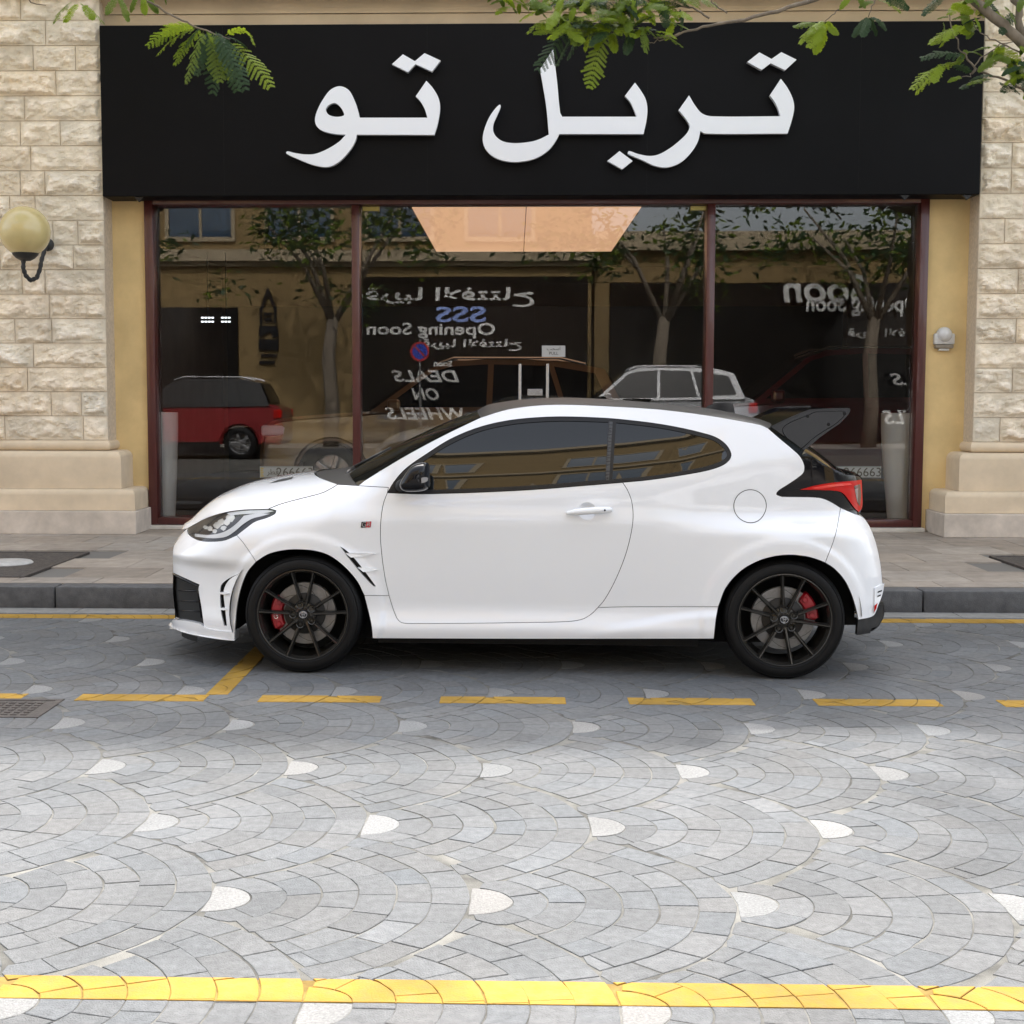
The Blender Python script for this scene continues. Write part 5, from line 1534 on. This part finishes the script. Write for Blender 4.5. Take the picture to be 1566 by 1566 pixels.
M['iron'] = mat('black_iron', (.018, .019, .020), .5, n_scale=40, n_amt=.3, bump=.3, bump_scale=120)
b = MB(); b.lathe([(.0, -.27), (.045, -.268), (.085, -.245), (.115, -.215), (.122, -.195), (.118, -.190), (.10, -.2), (.0, -.2)], 32, 'Z', 0, Matrix.Translation(c)); b.build('globe_holder', M['iron'], lm, True, 40)
b = MB(); pts = [(36, 398, YL), (35.5, 410, YL), (39, 421, YL + .02), (47, 429, YL + .06), (56, 425, YL + .14), (61, 412, YL + .22), (63.5, 398, YL + .30), (68, 383, YL + .38), (72, 374, YL + .44)]
pv = [q(*a) for a in pts]; fine = []
for i in range(len(pv) - 1):
    for t in range(5): fine.append(pv[i].lerp(pv[i + 1], t / 5))
fine.append(pv[-1]); b.tube(fine, [.020 + .003 * math.sin(i * 1.9) for i in range(len(fine))], 10)
b.build('bracket_arm', M['iron'], lm, True, 60)
b = MB(); pr = q(72, 374, 13.8); b.lathe([(.0, -.035), (.03, -.035), (.055, -.02), (.062, .0), (.062, .02), (.05, .05), (.0, .05)], 28, 'Y', 0, Matrix.Translation(pr)); b.build('wall_boss', M['iron'], lm, True, 40)

sp_ = on_y(1442, 519, YW)
se = thing('motion_sensor', 'small white domed motion sensor on the ochre wall right of the window', 'sensor', (sp_.x, YW, sp_.z))
b = MB(); b.bbox((-.098, -.06, -.05), (.098, -.001, .055), .012); b.build('sensor_base', mat('sensor_white', (.62, .61, .59), .4), se, True, 40)
b = MB(); b.lathe([(.0, -.115), (.03, -.11), (.058, -.09), (.072, -.06), (.074, -.02)], 32, 'Y', 0, Matrix.Translation((0, .0, .045))); b.build('sensor_dome', mat('dome_white', (.66, .66, .66), .2, coat=.6), se, True, 60)
b = MB(); b.bbox((-.088, -.066, -.088), (.088, -.0015, -.053), .008); b.build('sensor_lens', mat('sensor_grey', (.25, .21, .16), .3), se)
b = MB(); b.bbox((-.05, -.055, -.112), (.05, -.002, -.090), .006); b.build('sensor_foot', mat('foot_white', (.6, .58, .54), .5), se)

# ================================================================== STREET FITTINGS
a_ = on_z(0, 1071); c_ = on_z(90, 1070); d_ = on_z(58, 1098)
mh = thing('drain_cover', 'dark rusty iron drain cover set in the grey setts at the left edge', 'drain cover', ((c_.x - .35), (c_.y + d_.y) / 2, .0))
hx_, hy_ = .38, abs(c_.y - d_.y) / 2
b = MB(); b.bbox((-hx_, -hy_, -.02), (hx_, -hy_ + .035, .005), .003); b.bbox((-hx_, hy_ - .035, -.02), (hx_, hy_, .005), .003); b.bbox((-hx_, -hy_ + .036, -.02), (-hx_ + .035, hy_ - .036, .005), .003); b.bbox((hx_ - .035, -hy_ + .036, -.02), (hx_, hy_ - .036, .005), .003)
M['rust'] = mat('cast_iron', (.060, .050, .045), .7, n_scale=18, n_amt=.4, bump=.4, bump_scale=100)
b.build('cover_frame', M['rust'], mh)
b = MB(); b.box((-hx_ + .037, -hy_ + .037, -.02), (hx_ - .037, hy_ - .037, .001))
for i in range(14):
    for j in range(6): b.box((-hx_ + .06 + i * .046, -hy_ + .05 + j * (2 * hy_ - .1) / 6, .001), (-hx_ + .088 + i * .046, -hy_ + .05 + j * (2 * hy_ - .1) / 6 + .03, .0045))
b.build('cover_plate', M['rust'], mh)
M['soil'] = mat('tree_pit_soil', (.085, .072, .062), .95, n_scale=30, n_amt=.5, bump=.8, bump_scale=60)
for x0, x1, y0, y1 in PITS:
    o = sheet('soil', x0, x1, y0, y1, .153, M['soil'], 2, 2); o['kind'] = 'structure'
    rim_ = MB()
    rim_.bbox((x0 - .02, y0 - .02, .10), (x0 + .02, y1 + .02, .158), .004); rim_.bbox((x1 - .02, y0 - .02, .10), (x1 + .02, y1 + .02, .158), .004)
    rim_.bbox((x0 + .021, y0 - .02, .10), (x1 - .021, y0 + .02, .158), .004); rim_.bbox((x0 + .021, y1 - .02, .10), (x1 - .021, y1 + .02, .158), .004)
    struct(rim_.build('pit_edging_kerb', M['rust']))
p = on_z(8, 861, .155); b = MB(); b.lathe([(.0, .012), (.20, .012), (.215, .0), (.215, -.02)], 36, 'Z', 0, Matrix.Translation((p.x, p.y, .158)))
tag(b.build('round_cover', mat('cover_stone', (.5, .49, .47), .7, n_scale=20, n_amt=.2), None, True, 40), 'pale round cover lying in the dark tree pit at the left edge', 'cover')

# ================================================================== TREES
def leaf_mat(name, col, trans):
    m = bpy.data.materials.new(name); m.use_nodes = True; t = m.node_tree; b = t.nodes['Principled BSDF']
    b.inputs['Roughness'].default_value = .5; b.inputs['Base Color'].default_value = (*col, 1); b.inputs['Specular IOR Level'].default_value = .3
    tr = t.nodes.new('ShaderNodeBsdfTranslucent'); tr.inputs[0].default_value = (*trans, 1)
    mx = t.nodes.new('ShaderNodeMixShader'); mx.inputs[0].default_value = .45
    o = t.nodes['Material Output']; t.links.new(b.outputs[0], mx.inputs[1]); t.links.new(tr.outputs[0], mx.inputs[2]); t.links.new(mx.outputs[0], o.inputs[0])
    return m
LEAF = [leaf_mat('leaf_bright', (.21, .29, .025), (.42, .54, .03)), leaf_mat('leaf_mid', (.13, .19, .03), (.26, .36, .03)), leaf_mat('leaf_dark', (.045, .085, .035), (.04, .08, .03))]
M['bark'] = mat('grey_bark', (.19, .155, .115), .9, n_scale=14, n_amt=.4, bump=.7, bump_scale=40, stretch=(1, 1, .3))
rt = random.Random(5)
def frond(mb, a, tip, mi, sag=.10, npin=12, fine=True, roll=None, wid=.25):
    """twice-pinnate leaf: curved midrib, paired pinnae, rows of tiny leaflets"""
    a = Vector(a); tip = Vector(tip); L = (tip - a).length; d = (tip - a).normalized()
    nrm = Vector((rt.gauss(0, .5), rt.gauss(-.5, .5), 1)).normalized() if roll is None else Vector(roll)
    sidev = d.cross(nrm)
    if sidev.length < .1: sidev = d.cross(Vector((1, 0, .2)))
    sidev.normalize(); upv = sidev.cross(d)
    rib = []
    for i in range(npin + 1):
        t = i / npin; rib.append(a + (tip - a) * t + upv * (sag * L * 4 * t * (1 - t)))
    for i in range(npin):    # midrib as thin ribbon
        p, q2 = rib[i], rib[i + 1]; w_ = .0022 * (1 - i / npin * .6)
        mb.add([p - sidev * w_, p + sidev * w_, q2 + sidev * w_, q2 - sidev * w_], [(0, 1, 2, 3)], mi)
    for i in range(1, npin + 1):
        t = i / npin; p = rib[i]; tg = (rib[i] - rib[i - 1]).normalized()
        pl_ = L * wid * (math.sin(math.pi * (t * .80 + .12)) ** .7) * rt.uniform(.85, 1.1)
        for s_ in (-1, 1):
            pd = (sidev * s_ * .86 + tg * rt.uniform(.45, .7) + upv * rt.uniform(-.30, .05)).normalized()
            pn = pd.cross(tg); pn = (pn if pn.length > .01 else upv).normalized()
            lt = pd.cross(pn).normalized()
            if fine:
                m_ = max(5, int(pl_ / .0072))
                for k in range(m_):
                    u = (k + .5) / m_; c_ = p + pd * pl_ * u - upv * .12 * pl_ * u * u; ll = .0145 * (1 - .45 * u) ; lw = .0034
                    for s2 in (-1, 1):
                        e = c_ + lt * s2 * ll + pd * ll * .45 + pn * rt.uniform(-.003, .003)
                        mb.add([c_ - pd * lw, c_ + pd * lw, e + pd * lw * .6, e - pd * lw * .6], [(0, 1, 2, 3)], mi)
            else:
                e = p + pd * pl_ - upv * .12 * pl_; w_ = .017
                mb.add([p, p + pd * pl_ * .5 + lt * w_, e, p + pd * pl_ * .5 - lt * w_], [(0, 1, 2, 3)], mi)
def wob(pts, n=5, amp=.02):
    pts = [Vector(p) for p in pts]; out = []
    for i in range(len(pts) - 1):
        for t in range(n):
            out.append(pts[i].lerp(pts[i + 1], t / n) + Vector((rt.gauss(0, amp), rt.gauss(0, amp), rt.gauss(0, amp))) * (0 if (i == 0 and t == 0) else 1))
    out.append(pts[-1]); return out
def taper(r0, r1, n): return [r0 + (r1 - r0) * i / (n - 1) for i in range(n)]
def street_tree(label, base, limbs, twigs, fronds, crown_c, crown_r, ncrown, fork):
    t = thing('street_tree', label, 'tree', base); B = Vector(base)
    b = MB(); q = wob([base, Vector(base) + Vector((.03, 0, 1.2)), Vector(base) + Vector((-.02, .03, 2.4)), fork], 5, .012)
    b.tube([p - B for p in q], taper(.12, .085, len(q)), 14); b.build('trunk', M['bark'], t, True)
    for pts, r0, r1 in limbs:
        b = MB(); q = wob(pts, 5, .012); b.tube([p - B for p in q], taper(r0, r1, len(q)), 10); b.build('branch', M['bark'], t, True)
    b = MB()
    for pts, r0, r1 in twigs:
        q = wob(pts, 4, .006); b.tube([p - B for p in q], taper(r0, r1, len(q)), 6)
    if twigs: b.build('twig', M['bark'], t, True)
    b = MB()
    for (a, tip, mi, sag) in fronds: frond(b, Vector(a) - B, Vector(tip) - B, mi, sag)
    for _ in range(ncrown):
        while True:
            v = Vector((rt.uniform(-1, 1), rt.uniform(-1, 1), rt.uniform(-1, 1)))
            if .25 < v.length < 1: break
        # clumped: pull towards the nearest of a few centres
        p = Vector(crown_c) + Vector((v.x * crown_r[0], v.y * crown_r[1], v.z * crown_r[2]))
        dd = Vector((rt.gauss(0, 1), rt.gauss(0, 1), rt.gauss(-.35, .4))).normalized()
        frond(b, p - B, p + dd * rt.uniform(.3, .5) - B, rt.choice((0, 1, 1, 2)), .12, 9, False)
    b.build('crown', LEAF, t)
    return t
def PX(px_, py_, Y): return on_y(px_, py_, Y)
FY = 10.9
fr_l = []
def F_(lst, a, tip, mi, sag=.08, Y=FY, dy=0.0):
    y0 = Y + rt.uniform(-.12, .12); lst.append((PX(a[0], a[1], y0), PX(tip[0], tip[1], y0 + dy + rt.uniform(-.12, .12)), mi, sag))
# left tree: one hanging spray over the sign, loose tips above the stone
tw_l = [([PX(150, -60, FY), PX(225, 0, FY), PX(262, 24, FY), PX(292, 38, FY), PX(325, 50, FY), PX(352, 60, FY)], .010, .004), ([PX(20, -40, FY), PX(45, 2, FY), PX(70, 8, FY)], .008, .003)]
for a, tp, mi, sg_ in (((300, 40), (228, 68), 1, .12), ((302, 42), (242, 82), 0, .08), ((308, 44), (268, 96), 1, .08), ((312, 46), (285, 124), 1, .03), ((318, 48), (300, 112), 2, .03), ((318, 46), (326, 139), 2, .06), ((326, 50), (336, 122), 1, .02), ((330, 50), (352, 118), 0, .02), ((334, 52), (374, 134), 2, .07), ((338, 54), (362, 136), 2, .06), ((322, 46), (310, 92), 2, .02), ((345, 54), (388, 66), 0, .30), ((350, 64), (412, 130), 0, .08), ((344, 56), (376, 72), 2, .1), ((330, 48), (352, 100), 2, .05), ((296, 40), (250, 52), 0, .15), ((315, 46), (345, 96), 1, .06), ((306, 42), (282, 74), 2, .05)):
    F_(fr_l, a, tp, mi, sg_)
for a, tp, mi in (((110, 2), (82, 34), 1), ((118, 6), (100, 32), 0), ((120, 4), (158, 34), 1), ((128, 8), (142, 28), 0), ((178, -6), (164, 20), 1), ((182, -4), (196, 30), 1), ((210, -8), (200, 16), 1), ((218, -4), (222, 20), 0), ((226, -2), (240, 18), 1), ((250, -10), (254, 4), 1)):
    F_(fr_l, a, tp, mi, .06)
street_tree('leafy street tree at the left whose feathery spray hangs over the black sign', (-4.55, 11.15, .15),
    [([(-4.55, 11.15, 3.6), (-4.0, 11.0, 4.4), (-3.3, 10.9, 4.9), PX(150, -60, FY)], .06, .012), ([(-4.55, 11.15, 3.6), (-4.9, 11.0, 4.8), (-4.6, 10.6, 5.8)], .07, .025), ([(-4.55, 11.15, 3.6), (-4.3, 11.6, 4.9), (-3.6, 11.9, 5.9)], .06, .02), ([(-4.0, 11.0, 4.4), (-3.9, 10.9, 4.5), PX(20, -40, FY)], .03, .009)],
    tw_l, fr_l, (-4.5, 11.1, 6.2), (2.0, 1.6, 1.0), 420, (-4.55, 11.15, 3.62))
# right tree: long limb over the middle letters, sprays at the right
fr_r = []
tw_r = [([PX(1420, -70, FY), PX(1330, -34, FY), PX(1250, -2, FY), PX(1190, 16, FY), PX(1140, 28, FY), PX(1085, 40, FY), PX(1045, 50, FY), PX(1000, 58, FY)], .022, .006),
        ([PX(1085, 28, FY), PX(1060, 12, FY), PX(1020, 10, FY), PX(985, -4, FY)], .008, .004), ([PX(1112, 20, FY), PX(1090, 2, FY), PX(1080, -20, FY)], .006, .004), ([PX(1040, 50, FY), PX(1010, 62, FY), PX(990, 66, FY)], .006, .003),
        ([PX(1320, -30, FY), PX(1297, 2, FY), PX(1280, 18, FY), PX(1262, 32, FY)], .008, .003), ([PX(1350, -40, FY), PX(1336, 4, FY), PX(1328, 26, FY)], .006, .003),
        ([PX(1600, 170, FY), PX(1566, 138, FY), PX(1525, 118, FY), PX(1492, 106, FY), PX(1478, 88, FY), PX(1466, 66, FY), PX(1455, 40, FY), PX(1452, 22, FY)], .010, .004), ([PX(1492, 106, FY), PX(1484, 116, FY), PX(1470, 118, FY)], .006, .003), ([PX(1486, 112, FY), PX(1500, 88, FY), PX(1530, 68, FY), PX(1570, 60, FY)], .006, .004),
        ([PX(1560, 80, FY), PX(1520, 62, FY), PX(1500, 50, FY), PX(1488, 34, FY)], .006, .003)]
for k in range(110):        # dense tuft over the tall letter
    ax = rt.uniform(830, 1040); ay = rt.uniform(-14, 50)
    ax = 940 + (ax - 940) * (1 - max(0, ay - 20) / 90)
    ang = rt.uniform(-.4, math.pi + .4); ln = rt.uniform(28, 58)
    F_(fr_r, (ax, ay), (ax + ln * math.cos(ang) * 1.1, ay + ln * .62 * math.sin(ang)), rt.choice((0, 0, 1, 1, 2)), .10)
for k in range(36):
    ax = rt.uniform(755, 880); ay = rt.uniform(-18, 14); ang = rt.uniform(.2, math.pi - .1); ln = rt.uniform(22, 46)
    F_(fr_r, (ax, ay), (ax + ln * math.cos(ang), ay + ln * .5 * math.sin(ang)), rt.choice((0, 1, 1)), .08)
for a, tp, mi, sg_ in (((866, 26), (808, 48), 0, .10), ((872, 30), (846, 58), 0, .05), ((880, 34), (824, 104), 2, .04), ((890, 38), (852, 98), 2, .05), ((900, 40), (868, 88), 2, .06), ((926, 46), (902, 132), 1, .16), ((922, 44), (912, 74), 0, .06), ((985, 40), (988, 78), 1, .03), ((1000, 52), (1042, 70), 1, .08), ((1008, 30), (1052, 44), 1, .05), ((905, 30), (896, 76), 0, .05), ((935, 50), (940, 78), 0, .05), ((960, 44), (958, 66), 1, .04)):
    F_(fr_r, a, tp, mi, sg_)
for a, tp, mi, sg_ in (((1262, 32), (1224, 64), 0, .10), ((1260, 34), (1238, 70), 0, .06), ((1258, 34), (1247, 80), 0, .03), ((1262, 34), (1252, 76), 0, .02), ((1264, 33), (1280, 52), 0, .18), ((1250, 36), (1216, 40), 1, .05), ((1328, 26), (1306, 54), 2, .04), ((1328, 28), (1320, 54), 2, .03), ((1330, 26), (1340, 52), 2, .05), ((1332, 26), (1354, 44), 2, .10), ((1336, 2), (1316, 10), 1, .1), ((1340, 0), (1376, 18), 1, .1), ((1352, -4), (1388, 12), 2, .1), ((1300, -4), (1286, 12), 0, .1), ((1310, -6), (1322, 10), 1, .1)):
    F_(fr_r, a, tp, mi, sg_)
for a, tp, mi, sg_ in (((1478, 88), (1412, 88), 2, .12), ((1470, 92), (1408, 118), 1, .05), ((1452, 96), (1396, 134), 0, .06), ((1440, 104), (1402, 140), 0, .03), ((1470, 118), (1452, 124), 0, .1), ((1476, 80), (1500, 84), 1, .1), ((1460, 44), (1424, 66), 0, .06), ((1456, 48), (1438, 70), 0, .02), ((1455, 30), (1478, 26), 1, .08), ((1452, 26), (1436, 28), 1, .08), ((1490, 34), (1472, 46), 0, .05), ((1478, 76), (1464, 98), 1, .06), ((1440, 100), (1428, 124), 0, .06), ((1484, 112), (1462, 100), 2, .08)):
    F_(fr_r, a, tp, mi, sg_)
for k in range(70):
    ax = rt.uniform(1440, 1600); ay = rt.uniform(-20, 40) if k < 26 else rt.uniform(60, 128)
    if ay > 55: ax = rt.uniform(1515, 1600)
    ang = rt.uniform(.3, math.pi - .3); ln = rt.uniform(26, 56)
    F_(fr_r, (ax, ay), (ax + ln * math.cos(ang), ay + ln * .6 * math.sin(ang)), rt.choice((0, 1, 1, 2)), .08)
street_tree('leafy street tree at the right whose limb reaches over the middle of the sign', (4.75, 11.15, .15),
    [([(4.75, 11.15, 3.6), PX(1620, 110, 11.05), PX(1566, 66, FY), PX(1510, 20, FY), PX(1470, -20, FY), PX(1420, -70, FY)], .050, .026), ([PX(1590, 100, 11.0), PX(1562, 50, 11.0), PX(1552, 0, 11.0), PX(1540, -80, 11.0)], .035, .02), ([(4.75, 11.15, 3.6), (5.3, 11.0, 4.8), (5.2, 10.6, 5.9)], .07, .025), ([(4.75, 11.15, 3.6), (4.5, 11.6, 4.9), (3.9, 11.9, 5.9)], .06, .02)],
    tw_r, fr_r, (4.3, 11.1, 6.3), (2.4, 1.6, 1.0), 440, (4.75, 11.15, 3.62))
# trees across the street, seen in the glass
def far_tree(label, x, y, h, seed):
    t = thing('far_tree', label, 'tree', (x, y, .15)); rr_ = random.Random(seed)
    b = MB(); b.tube([(0, 0, 0), (.05, 0, 1.0), (-.04, .05, 2.2), (.08, 0, 3.2)], [.20, .18, .17, .14], 10); b.build('trunk', M['bark'], t, True)
    for k in range(6):
        a = k * 1.05 + rr_.random(); e = Vector((math.cos(a) * 1.7, math.sin(a) * 1.3, 5.0 + rr_.random()))
        b = MB(); q = [Vector((.08, 0, 3.0)), Vector((.08, 0, 3.0)).lerp(e, .5) + Vector((.1, 0, .25)), e]; b.tube(q, [.08, .05, .02], 8); b.build('branch', M['bark'], t, True)
    b = MB()
    for k in range(24):
        c = Vector((rr_.gauss(0, 1.5), rr_.gauss(0, 1.0), 5.0 + rr_.gauss(0, .7)))
        for q in range(60):
            p = c + Vector((rr_.gauss(0, .35), rr_.gauss(0, .35), rr_.gauss(0, .25))); d = Vector((rr_.gauss(0, 1), rr_.gauss(0, 1), rr_.gauss(-.2, .5))).normalized() * rr_.uniform(.15, .32); s_ = d.cross(Vector((rr_.gauss(0, 1), rr_.gauss(0, 1), 1))).normalized() * .05
            b.add([p, p + d * .5 + s_, p + d, p + d * .5 - s_], [(0, 1, 2, 3)], rr_.choice((1, 2, 2)))
    b.build('crown', LEAF, t)
far_tree('tree across the street mirrored in the left window', on_y(505, 600, 2 * YG + 7.4).x, -7.4, 6, 1)
far_tree('tree across the street mirrored at the top of the middle window', on_y(1010, 600, 2 * YG + 7.4).x, -7.4, 6, 2)
far_tree('tree across the street mirrored in the right window', on_y(1330, 600, 2 * YG + 7.4).x, -7.4, 6, 3)
